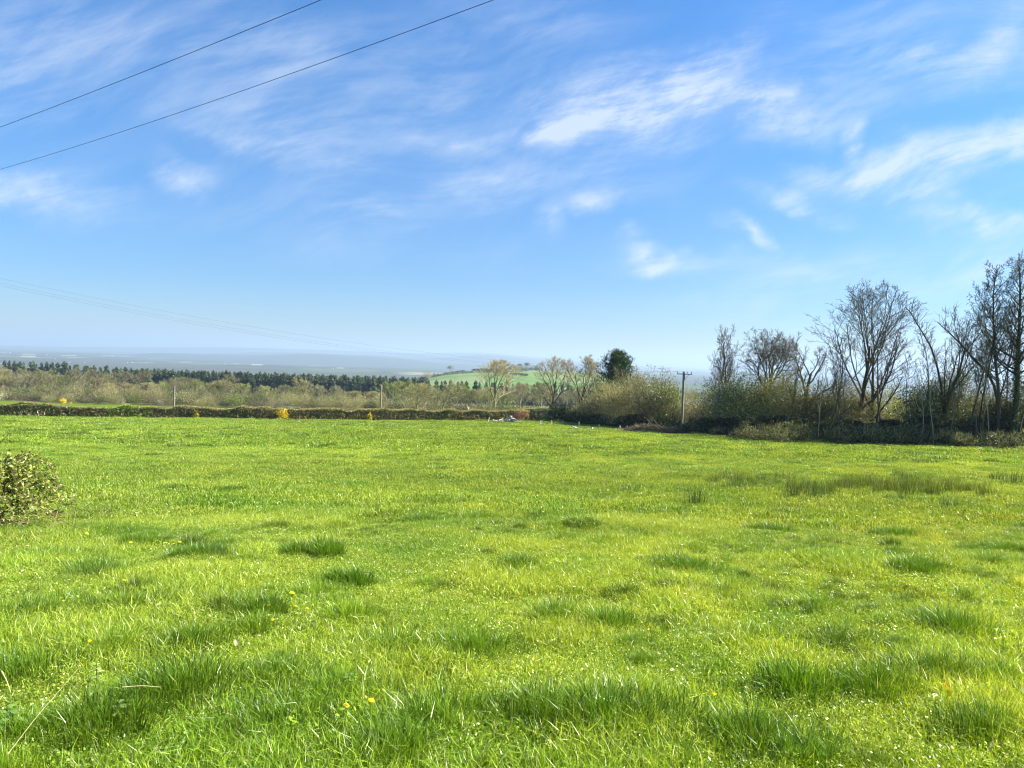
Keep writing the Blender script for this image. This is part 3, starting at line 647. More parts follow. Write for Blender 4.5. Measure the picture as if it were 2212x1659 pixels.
for px in list(np.arange(-18, 100, 11))+[112, 150, 168, 200, 212, 246, 254, 268, 276]:
    sc('brown' if rb.random() < .5 else 'tan', px+rb.uniform(-3, 3), 241+rb.uniform(-3, 10), rb.uniform(.45, .85), 'brown twiggy scrub bush along the far side of the meadow', 'brown scrub of the far meadow edge')
for px in (292, 300, 312, 325, 338, 350, 362, 383, 402, 418, 436): 
    sc('tan', px+rb.uniform(-2, 2), 248+rb.uniform(-4, 8), rb.uniform(.75, 1.05), 'tan rounded bush with a dark base around the middle pole', 'tan rounded bushes by the middle pole')
for px in (398, 412, 428, 446, 462, 480, 498, 514, 532): 
    sc('dark' if rb.random() < .6 else 'brown', px+rb.uniform(-2, 2), 172+rb.uniform(-8, 8), rb.uniform(.55, .8), 'dark undergrowth bush beneath the bare trees behind the hedge', 'undergrowth behind the hedge')
for D0, st in ((262, 10), (283, 10), (312, 11)):
    for px in np.arange(-25, 350, st):
        if 262 < px < 304 and D0 < 300: continue
        sc(('tan', 'brown', 'willow', 'dark', 'tan')[rb.integers(0, 5)], px+rb.uniform(-4, 4), D0+rb.uniform(-8, 8), rb.uniform(.8, 1.25), 'twiggy thicket between the bare trees of the far wood', 'thickets inside the far wood')
# pale stubble patch
pA = at(288, 300)

# ------------------------------------------------------------------ the field hedge
def hedge(name, pts, h, th, n, seed, label, colf, group=None, leaf=.10, core=True, hvar=.12):
    r = np.random.default_rng(seed); P = np.array([(p[0], p[1]) for p in pts], float); seg = np.linalg.norm(np.diff(P, axis=0), axis=1); cum = np.r_[0, np.cumsum(seg)]; Lg = cum[-1]
    g = Geo()
    def onpath(s): return np.stack([np.interp(s, cum, P[:, 0]), np.interp(s, cum, P[:, 1])], 1)
    s = r.uniform(0, Lg, n); c = onpath(s); c2 = onpath(np.minimum(s+.05, Lg)); t = unit(c2-c+1e-9); nr = np.stack([-t[:, 1], t[:, 0]], 1)
    hh = h*(1+hvar*(fbm(s/2.2+seed, s*0, 3)-.45)*3); a = r.uniform(0, math.pi, n); q = np.abs(np.cos(a))**.35*np.sign(np.cos(a)); w_ = th/2*(.9+.3*fbm(s/1.1, a*3, 2))
    rad = 1-.35*r.random(n)**2; off = q*w_*rad; z = hh*np.where(r.random(n) < .55, r.random(n), 1-.06*r.random(n))*1.0
    top = z > hh*.93; off = np.where(top, r.uniform(-1, 1, n)*w_, off)
    xy = c+nr*off[:, None]; gz = ground(xy[:, 0], xy[:, 1], True); Pt = np.stack([xy[:, 0], xy[:, 1], gz+z], 1)
    nt = n//3; C = colf(r, s, z/hh, top)
    V, F = leaves(r, Pt[nt:], leaf); g.add(V, F, np.repeat(C[nt:], 4, 0))
    d = unit(rvec(r, nt)*.7+np.array((0, 0, 1.)))*r.uniform(.12, .4, (nt, 1)); V, F = strips(r, Pt[:nt]-d*.5, Pt[:nt]+d*.5, leaf*.28); g.add(V, F, np.repeat(C[:nt]*1.05, 4, 0))
    if core:  # solid dark core added inside the leaves to block light
        m = int(Lg/.7)+2; s = np.linspace(0, Lg, m); c = onpath(s); t = unit(np.gradient(c, axis=0)); nr = np.stack([-t[:, 1], t[:, 0]], 1)
        rows = []
        for o_, zf in ((-.36, -.1), (-.40, .45), (-.30, .86), (.30, .86), (.40, .45), (.36, -.1)):
            xy = c+nr*(o_*th); rows.append(np.stack([xy[:, 0], xy[:, 1], ground(xy[:, 0], xy[:, 1])+h*zf*(1+.08*r.normal(size=m))], 1))
        V = np.stack(rows, 1).reshape(-1, 3); i = np.arange(m*6).reshape(m, 6); F = np.stack([i[:-1, :-1], i[1:, :-1], i[1:, 1:], i[:-1, 1:]], -1).reshape(-1, 4)
        g.add(V, F, np.array((.09, .08, .045)))
    return tag(link(name, g.mesh(name, M_LEAF)), label, 'hedge', group)
def px_of(x, y, z):
    c = RM.transposed() @ Vector((x, y, z)); return 512+FPX*c.x/(-c.z)
HP = [(at(-70, 82).x, 82), (at(-10, 85.5).x, 85.5), (at(90, 88.5).x, 88.5), (at(180, 91.5).x, 91.5), (at(270, 94).x, 94), (at(355, 97).x, 97), (at(430, 100).x, 100), (at(500, 103).x, 103), (at(527, 104.5).x, 104.5)]
HPA = np.array(HP); HCUM = np.r_[0, np.cumsum(np.linalg.norm(np.diff(HPA, axis=0), axis=1))]
HPX = np.array([-70, -10, 90, 180, 270, 355, 430, 500, 527.])
def hedge_col(r, s, t, top):
    px = np.interp(s, HCUM, HPX); n = len(s); k = fbm(s/1.6, t*2.5, 3)+r.normal(0, .10, n)
    A = np.array((.29, .225, .11)); B = np.array((.18, .21, .05)); D_ = np.array((.08, .10, .028)); Gn = np.array((.26, .34, .045)); W_ = np.array((.66, .58, .42)); Tp = np.array((.30, .255, .14))
    C = np.where((k < .47)[:, None], A, np.where((k < .58)[:, None], B, D_))
    C = np.where((top & (r.random(n) < .7))[:, None], Tp, C)  # trimmed top is brownish, its sunlit tan put into the colour
    gr = (px > 107) & (px < 152) & (r.random(n) < .7); C = np.where(gr[:, None], Gn, C)
    dry = (px > 8) & (px < 100) & (t < .38) & (fbm(s/1.2+5, s*0, 3) > .42); C = np.where((dry & (r.random(n) < .7))[:, None], W_, C)
    ol = (px < 60) & ~dry & (r.random(n) < .35); C = np.where(ol[:, None], np.array((.17, .20, .05)), C)
    return C*r.uniform(.6, 1.4, (n, 1))
hedge('hedge', HP, 1.42, 1.7, 70000, 61, 'long low trimmed hedge across the far side of the field', hedge_col, leaf=.155, hvar=.2)
def strip_col(cols):
    cols = np.array(cols)
    def f(r, s, t, top): return cols[r.integers(0, len(cols), len(s))]*r.uniform(.55, 1.4, (len(s), 1))
    return f
H2 = [(at(527, 105).x, 105), (at(540, 105.5).x, 105.5), (at(551, 106).x, 106)]
hedge('hedge', H2, 1.55, 1.6, 5200, 62, 'short brown hedge end with pale stones behind the rubble pile', strip_col([(.17, .14, .09), (.15, .15, .06), (.28, .25, .17)]), leaf=.10)
def hbush(name, px, D, w, h, n, seed, cols, label, **kw): return bush(name, at(px, D), w, h, n, seed, cols, label, **kw)
gorse = [(GORSE, 4), ((.9, .68, .05), 2), (MDG, 2), (OLV, 1)]
hbush('gorse_bush', 196, 91.2, .95, 1.15, 800, 71, gorse, 'yellow flowering gorse in the hedge, leftmost of the three', leaf=.13, twigs=.05, lumps=5)
hbush('gorse_bush', 281.5, 93.5, 1.6, 1.42, 1500, 72, gorse, 'large yellow flowering gorse in the middle of the hedge', leaf=.13, twigs=.05, lumps=7)
hbush('gorse_bush', 369, 96.6, .75, 1.05, 560, 73, gorse, 'narrow yellow flowering gorse in the hedge below the middle pole', leaf=.13, twigs=.05, lumps=5)
hbush('bush', 509, 104, 2.1, 2.5, 1500, 74, [(LIME, 3), (YLG, 2)], 'bright lime-green leafing bush behind the rubble pile', leaf=.13, twigs=.35, twc=YLG)
hbush('bush', 487, 104.5, 4.0, 2.7, 2000, 75, [((.24, .24, .12), 3), (OLV, 2)], 'pale green hazy bush above the hedge left of the lime-green bush', leaf=.13, twigs=.65, twc=(.26, .25, .14))
hbush('bush', 519.5, 103.2, 2.1, 1.7, 1300, 76, [(PUR, 3), (BRN, 1)], 'purple-brown twiggy bush right behind the rubble pile', leaf=.09, twigs=.7, twc=(.24, .12, .10))
hbush('bush', 453, 101.2, .9, 1.75, 260, 77, [(BLS, 3), (TAN, 1)], 'small whitish blossoming shrub rising from the hedge', leaf=.09, twigs=.5, twc=(.6, .56, .48))
hbush('bush', 468, 101.8, .4, 1.9, 90, 78, [(BLS, 2), (TAN, 1)], 'thin pale sprig standing above the hedge', leaf=.08, twigs=.6, twc=(.6, .56, .48))
hbush('bush', 534, 105, 1.2, 1.9, 400, 79, [((.45, .42, .34), 3), (TAN, 1)], 'pale dry shrub left of the lane opening', leaf=.09, twigs=.5, twc=(.5, .46, .38))
hbush('bush', 546, 104, 1.6, 1.2, 700, 80, [(BLS, 3), (MDG, 1)], 'white-flecked low shrub at the edge of the lane opening', leaf=.10, twigs=.3)
hbush('bush', 556.5, 106, 1.5, 1.6, 900, 81, [(MDG, 3), (DKG, 2)], 'round green bush beside the lane opening', leaf=.11, twigs=.15)

# ------------------------------------------------------------------ trees and bushes down the right side
def near(kind, px, D, topy, W, r0, seed, label, name='bare_tree', **kw):
    p = at(px, D); zt = zat(px, topy, D); H = zt-p.z
    ms = tree_meshes(kind, H, W, r0, seed, **kw); return plant_tree(name, ms, p, label)
near('ash', 553, 116, 357, 6.0, .26, 101, 'bare tree with an ivy-covered foot at the lane, left of the rounded one', ivy=(.02, .45, 2600, .95), spray=2600, spw=.028, spl=.45, twig=.014, twigc=(.30, .25, .21))
near('ash', 579, 112, 355.5, 6.0, .26, 102, 'bare tree with a fine rounded fan of twigs left of the dark pine', ivy=(.02, .34, 900, .45), spray=3600, spw=.026, spl=.45, twig=.014, twigc=(.33, .27, .23))
def pine(px, D, topy, W, seed, label):
    r = np.random.default_rng(seed); p = at(px, D); H = zat(px, topy, D)-p.z; g = Geo(); tr = Geo()
    nb = 110; P0 = []; P1 = []
    for i in range(nb):
        t = .12+.86*(i/nb)**.9; a = i*2.4+r.uniform(-.4, .4); w = (W/2)*min(1, 1.25*(1-t)**.55)*r.uniform(.45, 1.12); z = H*t
        P0.append((0, 0, z-.25*w)); P1.append((math.cos(a)*w, math.sin(a)*w, min(z+.28*w, H*.99)))
    P0 = np.array(P0); P1 = np.array(P1); tt = np.linspace(0, 1, 4)[None, :, None]
    V, F = tubes(P0[:, None]*(1-tt)+P1[:, None]*tt, np.full((nb, 4), .05)*np.linspace(1, .3, 4)[None], 4); tr.add(V, F, np.array((.07, .055, .04)))
    V, F = tubes(np.array([[(0, 0, -.5), (.05, 0, H*.4), (0, 0, H*.96)]]), np.array([[.3, .2, .04]]), 8); tr.add(V, F, np.array((.09, .07, .05)))
    for k in range(nb):
        n = 120; t = r.uniform(.35, 1, n)[:, None]; c = P0[k]*(1-t)+P1[k]*t; c = c+r.normal(0, .20, (n, 3))*(.4+t)
        d = unit(unit(P1[k]-P0[k])*.7+rvec(r, n)*.7+np.array((0, 0, .65))); L = r.uniform(.14, .36, (n, 1))
        V, F = strips(r, c, c+d*L, .10); shade = r.uniform(.6, 1.5, (n, 1)); g.add(V, F, np.repeat(np.array((.035, .062, .026))*shade, 4, 0))
    plant_tree('pine_tree', dict(trunk=tr.mesh('trunk', M_TWIG), crown=g.mesh('crown', M_LEAF)), p, label)
pine(616, 104, 351.5, 8.2, 103, 'dark green bushy pine above the hedgerow in the middle right')
near('snag', 628, 97, 366, 4.2, .14, 104, 'slender bare tree with ivy in front of the dark pine', ivy=(.05, .6, 900, .35), spray=900, spw=.022, spl=.4, twigc=(.24, .19, .12))
TH = [(TAN, 3), (OLV, 2), (BRN, 1)]; HZ = [((.20, .20, .09), 3), (OLV, 2), (MDG, 1)]; IV = [(DKG, 3), (MDG, 2), (OLV, 1)]
RB = [  # px, D, w, h, n, cols, twig colour, twigs share, label
 (563, 103, 3.4, 3.6, 2600, IV, OLV, .25, 'dark ivy mass round the foot of the tree at the lane'),
 (580, 102, 3.6, 3.0, 2600, HZ, (.28, .25, .15), .6, 'olive hazy bush right of the ivy mass at the lane'),
 (594, 99, 3.8, 3.3, 2800, [(OLV, 2), (BRN, 2), (MDG, 1)], (.26, .22, .14), .6, 'olive brown bush left of the dark pine'),
 (606, 96, 4.2, 4.2, 3200, TH, (.27, .23, .16), .65, 'grey-brown bush right in front of the dark pine'),
 (625, 93, 4.6, 4.4, 3600, TH, (.33, .28, .18), .7, 'tan twiggy bush right of the dark pine'),
 (642, 90, 5.2, 5.1, 4200, TH, (.36, .31, .21), .75, 'tall tan hazy bush left of the utility pole'),
 (660, 88, 4.6, 5.5, 3800, [((.25, .22, .13), 3), (OLV, 1), (DKG, 1)], (.34, .30, .20), .7, 'pale topped thicket just left of the utility pole'),
 (668, 85.5, 3.0, 3.8, 2600, [(MDG, 3), (OLV, 2)], (.30, .27, .16), .4, 'ivy-green bush directly behind the utility pole'),
 (692, 84, 3.6, 2.7, 2400, [(TAN, 2), (BRN, 2), (OLV, 1)], (.27, .22, .15), .65, 'low brown bush right of the utility pole'),
]
for i, (px, D, w, h, n, cols, tw, ts, lb) in enumerate(RB):
    TV = (1600, 1585, 1555, 1510, 1505, 1485, 1472, 1520, 1590)[i]/3.9375; p_ = at(px, D); h = zat(px, TV, D)-p_.z+.15
    bush('bush', p_, w*1.12, h, int(n*2.0), 200+i, cols, lb, leaf=.15, twigs=ts*.5, twc=tw, spike=.75, stems=9, lumps=12)
# low bramble banks under them, deep shade and glints put into the leaf colours
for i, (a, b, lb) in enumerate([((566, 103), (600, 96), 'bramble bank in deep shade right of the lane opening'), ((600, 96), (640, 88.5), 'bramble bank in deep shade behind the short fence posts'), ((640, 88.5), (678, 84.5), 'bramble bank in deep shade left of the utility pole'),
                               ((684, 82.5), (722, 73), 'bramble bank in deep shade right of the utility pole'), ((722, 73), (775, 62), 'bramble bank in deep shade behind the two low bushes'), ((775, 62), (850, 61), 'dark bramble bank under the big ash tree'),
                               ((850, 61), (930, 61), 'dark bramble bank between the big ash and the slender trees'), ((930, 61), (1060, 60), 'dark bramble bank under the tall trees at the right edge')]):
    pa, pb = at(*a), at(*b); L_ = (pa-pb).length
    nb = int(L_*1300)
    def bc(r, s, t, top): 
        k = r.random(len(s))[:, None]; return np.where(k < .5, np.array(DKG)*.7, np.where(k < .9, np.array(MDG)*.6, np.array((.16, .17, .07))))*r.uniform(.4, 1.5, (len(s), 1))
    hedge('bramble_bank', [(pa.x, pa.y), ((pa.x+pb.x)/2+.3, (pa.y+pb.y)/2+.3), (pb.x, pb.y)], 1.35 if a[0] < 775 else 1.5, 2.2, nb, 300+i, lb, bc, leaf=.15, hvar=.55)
# trees right of the pole
near('snag', 716, 76, 325, 4.6, .12, 111, 'thin leaning bare tree, leftmost of the right-hand group', twigc=(.20, .17, .15), spray=700, spw=.016, spl=.3)
near('alder', 729, 76, 328, 4.2, .14, 112, 'straight slim bare tree touching the round oak on its left', twigc=(.19, .155, .13), mult=.9)
near('oak', 758, 74, 329, 6.6, .30, 113, 'round-crowned bare oak with brownish buds', tips=1600, tipc=(.26, .17, .07), spray=2600, spw=.015, spl=.3, mult=1.1, twigc=(.13, .11, .075))
near('snag', 803, 70, 334, 7.0, .34, 114, 'bare tree with a thick mossy pollarded trunk and upright limbs', barkc=(.12, .11, .06), spray=1500, spw=.018, spl=.35, ivy=(.1, .55, 500, .35))
near('pole', 830, 63, 331, 3.0, .08, 115, 'thin straight bare tree in front of the pollarded one')
near('ash', 858, 66, 281, 8.4, .27, 116, 'tallest wide fan-shaped bare ash, its left trunk of two', tips=1500, tipc=(.12, .10, .07), spray=1800, spw=.014, spl=.3, mult=1.05, lean=(-.03, 0), twigc=(.10, .085, .065))
near('ash', 870, 66.6, 283, 8.2, .22, 117, 'fan-shaped bare ash joined to the tallest one, its right trunk', tips=1200, tipc=(.12, .10, .07), spray=1500, spw=.014, spl=.3, mult=1.05, lean=(.04, 0), twigc=(.10, .085, .065))
near('pole', 875, 62, 332, 2.8, .09, 118, 'left one of two close dark straight trunks beside the big ash')
near('pole', 879, 62.3, 326, 3.0, .11, 119, 'right one of two close dark straight trunks beside the big ash')
near('snag', 944, 62, 293, 5.6, .18, 120, 'bare tree with a kinked limb reaching left, right of the big ash', spray=1500, spw=.016, spl=.35, mult=1.1)
near('pole', 968, 60, 308, 3.6, .10, 121, 'slim dark bare tree left of the two tall alders')
near('alder', 1000, 60, 262, 5.0, .17, 122, 'tall bare alder with layered twigs, the left one of two', lean=(-.07, 0), mult=1.1, spray=900, spw=.014, spl=.22, tips=500, tipc=(.10, .07, .06))
near('alder', 1013, 59, 254, 5.6, .24, 123, 'tallest bare alder with ivy on its trunk at the right edge', ivy=(.05, .62, 2600, .42), mult=1.1, spray=1000, spw=.014, spl=.22, tips=500, tipc=(.10, .07, .06))
near('alder', 1052, 60, 268, 5.6, .2, 124, 'bare alder just past the right edge with twigs reaching in', mult=1.1, spray=1500, spw=.016, spl=.22)
near('pole', 978, 59.4, 316, 2.6, .085, 151, 'slim straight bare tree with twiggy top between the slim dark tree and the alders', mult=1.2)
near('pole', 991, 61, 302, 2.8, .09, 152, 'slim straight bare tree close behind the left alder', mult=1.2)
near('pole', 922, 61, 318, 2.6, .08, 153, 'slim straight bare tree left of the kinked bare tree', mult=1.2)
near('pole', 1006, 61.5, 306, 2.6, .08, 154, 'slim straight bare tree between the two tall alders', mult=1.2)
near('pole', 843, 64, 345, 2.4, .07, 155, 'slim straight bare tree before the left side of the big ash', mult=1.2)
# the limb leaning left out of the alder group
def limb(pts, r0, r1, label, side, seed, name='leaning_tree', barkc=(.10, .085, .065), cat='tree', D=None):
    r = np.random.default_rng(seed); W = [Vector((pixdir(*S(*q)).x/pixdir(*S(*q)).y*d, d, zat(*S(*q), d))) for q, d in pts]
    o = W[0]; A = np.array([tuple(w-o) for w in W]); t = np.linspace(0, 1, 14); tt = np.linspace(0, 1, len(A))
    A = np.stack([np.interp(t, tt, A[:, k]) for k in range(3)], 1); A[1:-1] = (A[:-2]+2*A[1:-1]+A[2:])/4; A = A+r.normal(0, .03, A.shape)*t[:, None]
    g = Geo(); V, F = tubes(A[None], np.linspace(r0, r1, 14)[None], 7); g.add(V, F, np.array(barkc)); gc = Geo()
    P = []; Q = []
    for i in range(side):
        f = r.uniform(.3, 1); b = np.array([np.interp(f, t, A[:, k]) for k in range(3)]); d = unit(rvec(r, 1)[0]*.8+np.array((-.1, 0, .9))); L = r.uniform(.5, 1.6)
        pl = np.array([b+d*L*u+np.array((0, 0, .12*L))*u*u for u in (0, .35, .7, 1)]); P.append(pl); Q.append(np.linspace(.022, .008, 4))
        for _ in range(4):
            u = r.uniform(.2, 1); bb = b+d*L*u; dd = unit(d+rvec(r, 1)[0]*.8); l2 = r.uniform(.2, .6)
            P.append(np.array([bb+dd*l2*v for v in (0, .35, .7, 1)])); Q.append(np.linspace(.010, .006, 4))
    if P:
        V, F = tubes(np.array(P), np.array(Q), 3); gc.add(V, F, np.array(GREY))
    e = tag(empty(name, o), label, cat); part('trunk', g.mesh('trunk', M_TWIG, True), e)
    if P: part('crown', gc.mesh('crown', M_TWIG), e)
    return e
limb([((3941, 1740), 60.8), ((3925, 1520), 60.8), ((3870, 1450), 60.6), ((3800, 1375), 60.4), ((3740, 1310), 60.2), ((3690, 1270), 60)], .13, .03, 'bare trunk leaning steeply to the left out of the alder group', 26, 131)
limb([((3735, 1740), 62.4), ((3700, 1480), 62.4), ((3670, 1370), 62.6), ((3620, 1290), 62.8), ((3570, 1210), 63)], .11, .03, 'bare limb rising left beside the kinked bare tree', 34, 132)
# thin pale and dark saplings in the wood edge
saps = [(818, 58, 1690, 1420, 'pale crooked sapling stem before the pollarded tree', 1), (846, 62, 1740, 1290, 'thin sapling left of the big ash trunks', 0), (838, 60, 1720, 1330, 'thin dark sapling right of the straight slim tree', 0),
        (921, 59, 1745, 1420, 'pale leaning sapling stem left of the kinked bare tree', 1), (934, 58.5, 1745, 1400, 'pale slender sapling close to the kinked bare tree', 1), (949, 58.5, 1745, 1440, 'pale thin sapling right of the kinked bare tree', 1),
        (976, 59, 1750, 1250, 'thin dark sapling between the slim tree and the alders', 0), (982, 58, 1750, 1300, 'second thin sapling left of the alders', 0), (990, 58, 1755, 1150, 'long pale-footed sapling in front of the left alder', 1),
        (905, 60, 1740, 1380, 'thin dark sapling right of the twin trunks', 0), (790, 63, 1730, 1400, 'thin dark sapling left of the pollarded tree', 0), (957, 61, 1750, 1330, 'thin dark sapling behind the pale thin one', 0), (1018, 57.5, 1760, 1400, 'pale sapling stem at the right edge', 1)]
for i, (px, D, by, ty, lb, pale) in enumerate(saps):
    p = at(px, D); H = zat(px, ty/3.9375, D)-p.z
    ms = tree_meshes('pole', H, 1.5, .04 if not pale else .035, 140+i, lean=(random.uniform(-.08, .05), 0), barkc=(.30, .27, .21) if pale else (.11, .095, .075), mult=.7)
    plant_tree('sapling', ms, p, lb)
# bushes of the right-hand wood edge
RB2 = [
 (706, 78, 3.2, 3.4, 2600, [(BRN, 2), (TAN, 2), (OLV, 1)], (.25, .20, .14), .65, .09, 'brown bush left under the thin leaning tree'),
 (722, 75, 4.6, 4.4, 4200, [((.24, .27, .12), 4), (MDG, 2), ((.55, .57, .42), 2)], (.22, .19, .13), .4, .10, 'grey-green bush with pale buds under the slim bare tree'),
 (742, 73, 4.6, 4.6, 4200, [((.25, .28, .11), 4), (YLG, 3), ((.55, .57, .40), 2)], (.22, .19, .13), .35, .10, 'green bush flecked with cream blossom below the oak'),
 (766, 71, 4.8, 4.6, 4200, [((.27, .23, .07), 3), (YLG, 2), (OLV, 2)], (.28, .24, .12), .45, .10, 'golden-green bush below the right side of the oak'),
 (786, 69, 4.2, 4.2, 3600, [((.30, .27, .12), 3), (YLG, 1), (OLV, 1)], (.40, .34, .20), .6, .09, 'pale straw-coloured bush left of the pollarded tree'),
 (810, 67, 4.4, 3.6, 3200, [(OLV, 3), (BRN, 2)], (.22, .19, .12), .55, .09, 'olive bush under the pollarded tree'),
 (836, 66, 4.2, 3.4, 3000, [(OLV, 2), (MDG, 2), (BRN, 1)], (.22, .18, .12), .55, .09, 'green-brown bush left of the big ash trunks'),
 (858, 68, 4.2, 3.2, 2800, [(OLV, 2), (BRN, 2)], (.26, .22, .15), .6, .09, 'low olive bush behind the big ash trunks'),
 (888, 68, 4.2, 3.3, 2800, [(OLV, 2), (MDG, 2), ((.30, .36, .10), 1)], (.24, .2, .13), .5, .09, 'fresh green and olive bush right of the twin dark trunks'),
 (912, 62.5, 3.6, 3.9, 3800, [(DKG, 3), (MDG, 1)], (.16, .14, .10), .2, .10, 'rounded dark evergreen bush left of the kinked tree'),
 (936, 63, 3.4, 4.7, 4000, [((.05, .075, .025), 3), (OLV, 1)], (.16, .14, .09), .3, .09, 'tall dark green holly behind the kinked tree'),
 (957, 64, 3.4, 5.3, 3800, [(OLV, 3), (MDG, 2)], (.20, .17, .11), .5, .09, 'tall olive twiggy bush right of the kinked tree'),
 (979, 66, 3.6, 4.0, 3000, [(BRN, 2), (OLV, 2)], (.20, .16, .11), .6, .09, 'brown-olive bush left behind the alders'),
 (1003, 62, 3.6, 4.4, 3600, [(DKG, 3), (MDG, 1), (RUS, 1)], (.17, .14, .10), .35, .10, 'dark bush round the feet of the two alders'),
 (1030, 61, 4.2, 4.8, 3800, [(DKG, 2), (MDG, 2), (RUS, 1)], (.18, .14, .10), .4, .10, 'dark bush cut by the right edge'),
]
for i, (px, D, w, h, n, cols, tw, ts, lf, lb) in enumerate(RB2):
    TV = (1580, 1497, 1487, 1485, 1495, 1525, 1528, 1530, 1528, 1545, 1500, 1440, 1515, 1495, 1490)[i]/3.9375; p_ = at(px, D); h = zat(px, TV, D)-p_.z+.15
    bush('bush', p_, w*1.1, h, int(n*2.2), 400+i, cols, lb, leaf=lf*1.45, twigs=ts*.45, twc=tw, spike=.65, stems=9, lumps=12)
for i, (px, D, w, h, lb) in enumerate([(752, 61, 3.6, 1.5, 'low spreading sunlit bush in front of the shaded bank, the left one'), (786, 59.5, 4.4, 1.6, 'low spreading bush in front of the shaded bank, the right one'), (726, 69, 2.4, .9, 'small dark green clump at the field edge right of the pole'),
                                     (845, 58.8, 3.6, 1.5, 'low dark leafy bush before the big ash'), (880, 58.6, 3.8, 1.7, 'low leafy bush before the twin dark trunks'), (915, 58.2, 3.6, 1.8, 'low leafy bush before the rounded evergreen'), (955, 57.6, 3.0, 1.3, 'low dark bush before the tall olive bush'), (1006, 57, 3.6, 1.4, 'low dark bush before the alders')]):
    bush('bush', at(px, D), w, h, 2600, 450+i, [((.17, .19, .06), 3), (MDG, 2), (BRN, 1)] if i < 2 else [((.02, .032, .010), 3), ((.04, .06, .016), 2), ((.14, .15, .05), 1)], lb, leaf=.12, twigs=.3, spike=.4, stems=5, lumps=12, cat='bush')  # all but the first pair: shade put into darker leaf colours
hbush('cypress_tree', 705, 120, 2.4, 4.6, 2200, 480, [((.018, .028, .012), 1)], 'small black-green conical cypress beside the house', leaf=.14, twigs=.1, lumps=14, cat='tree')
hbush('bush', 702, 98, 3.6, 3.9, 2600, 481, [(LIME, 2), (YLG, 3)], 'bright yellow-green bush below the cypress', leaf=.12, twigs=.3, twc=YLG)
hbush('bush', 690, 125, 5, 6.2, 3000, 482, HZ, 'hazy olive bush behind the right side of the utility pole', leaf=.15, twigs=.7, twc=(.28, .25, .16), spike=1)
for px, D, s in ((655, 240, .8), (672, 250, .75), (692, 235, .8), (712, 220, .85), (722, 180, .7), (738, 190, .7), (758, 185, .7), (786, 190, .7), (815, 185, .7), (845, 180, .7), (875, 185, .7), (902, 185, .7), (930, 180, .7), (960, 185, .7), (990, 180, .7), (730, 230, .8), (748, 210, .8), (775, 200, .7), (800, 210, .75), (830, 190, .7), (860, 200, .75), (890, 190, .75), (915, 200, .8), (945, 190, .75), (975, 200, .8), (1005, 190, .8)):
    k = rb.integers(0, 5); plant_tree('bare_tree', FAR[k], at(px, D), 'hazy brown tree in the distance behind the right-hand wood edge', 'distant trees behind the right-hand wood edge', rb.uniform(0, 6), s*.95)
# ------------------------------------------------------------------ power line
def curve_tube(name, P, r, mat, sides=6):
    P = np.asarray(P, float); V, F = tubes(P[None], np.full((1, len(P)), r), sides); return mesh(name, V, F, mat, smooth=True)
def utility_pole(p, H, label, arm=1.9, yaw=0, group=None, simple_=False, r0=.13):
    e = tag(empty('utility_pole', p, yaw), label, 'utility pole', group)
    part('shaft', curve_tube('shaft', [(0, 0, -.5), (0, 0, H*.5), (0, 0, H)], r0, M_POLE, 10), e)
    if simple_: return e, []
    tops = []
    V, F = box(-arm/2, arm/2, -.14-.05, -.14+.05, H-.32, H-.22); part('crossarm', mesh('crossarm', V, F, M_STEEL), e)
    part('brace', curve_tube('brace', [(.06, -.14, H-.85), (arm*.3, -.14, H-.32)], .022, M_STEEL), e)
    for x in (-arm/2+.05, arm*.18, arm/2-.05):
        g = [(x, -.14, H-.22), (x, -.14, H-.10)]
        P = np.array([(x, -.14, H-.22), (x, -.14, H-.17), (x, -.14, H-.14), (x, -.14, H-.08), (x, -.14, H-.05), (x, -.14, H)])
        V, F = tubes(P[None], np.array([[.02, .02, .055, .035, .055, .03]]), 8); part('insulator', mesh('insulator', V, F, M_CERAMIC, smooth=True), e)
        tops.append(Vector((x, -.14, H)))
    return e, tops
p1 = at(681.5, 80); H1 = zat(684.5, 371.6, 80)-p1.z
pole1, tops = utility_pole(p1, H1, 'tall wooden utility pole with crossarm in front of the right-hand hedgerow', arm=1.75, yaw=R(12))
q1 = at(174, 200); utility_pole(q1, zat(174.6, 385.6, 200)-q1.z, 'distant bare wooden pole, leftmost, standing beyond the hedge', simple_=True, r0=.21)
q2 = at(380.5, 200); utility_pole(q2, zat(381.5, 385, 200)-q2.z, 'distant bare wooden pole beyond the middle of the hedge', simple_=True, r0=.21)
# far off to the left, outside the frame, the pole that carries the other ends
PX_ = Vector((-55, 40, float(ground(-55, 40)))); poleL, topsL = utility_pole(PX_, 9.1-PX_.z, 'wooden pole outside the left edge of the view', arm=1.9, yaw=R(12))
def far_wire(a, b, off):
    pts = []
    for t in np.linspace(0, 1, 60):
        z = a.z-2.48*t*1+12.2*t*t; end = a.z-2.48+12.2
        pts.append(Vector((a.x+(b.x-a.x)*t, a.y+(b.y-a.y)*t, z+off*(1-t)*t)))
    return pts
from mathutils import Euler
wl = ['lowest', 'middle', 'topmost']
for k, tp in enumerate(tops):
    a = p1 + Matrix.Rotation(R(12), 3, 'Z') @ tp; b = Vector((PX_.x+(-.6+.6*k)*.4, PX_.y+(-.6+.6*k), 9.1)); a2 = Vector((a.x, a.y, a.z))
    P = far_wire(a2, b, (0, .35, 1.6)[k]); tag(link('overhead_wire', curve_tube('overhead_wire', P, .0035, M_CABLE)), f'{wl[k]} of three faint overhead wires sagging to the utility pole by the hedgerow', 'wire', 'faint distant overhead wires')
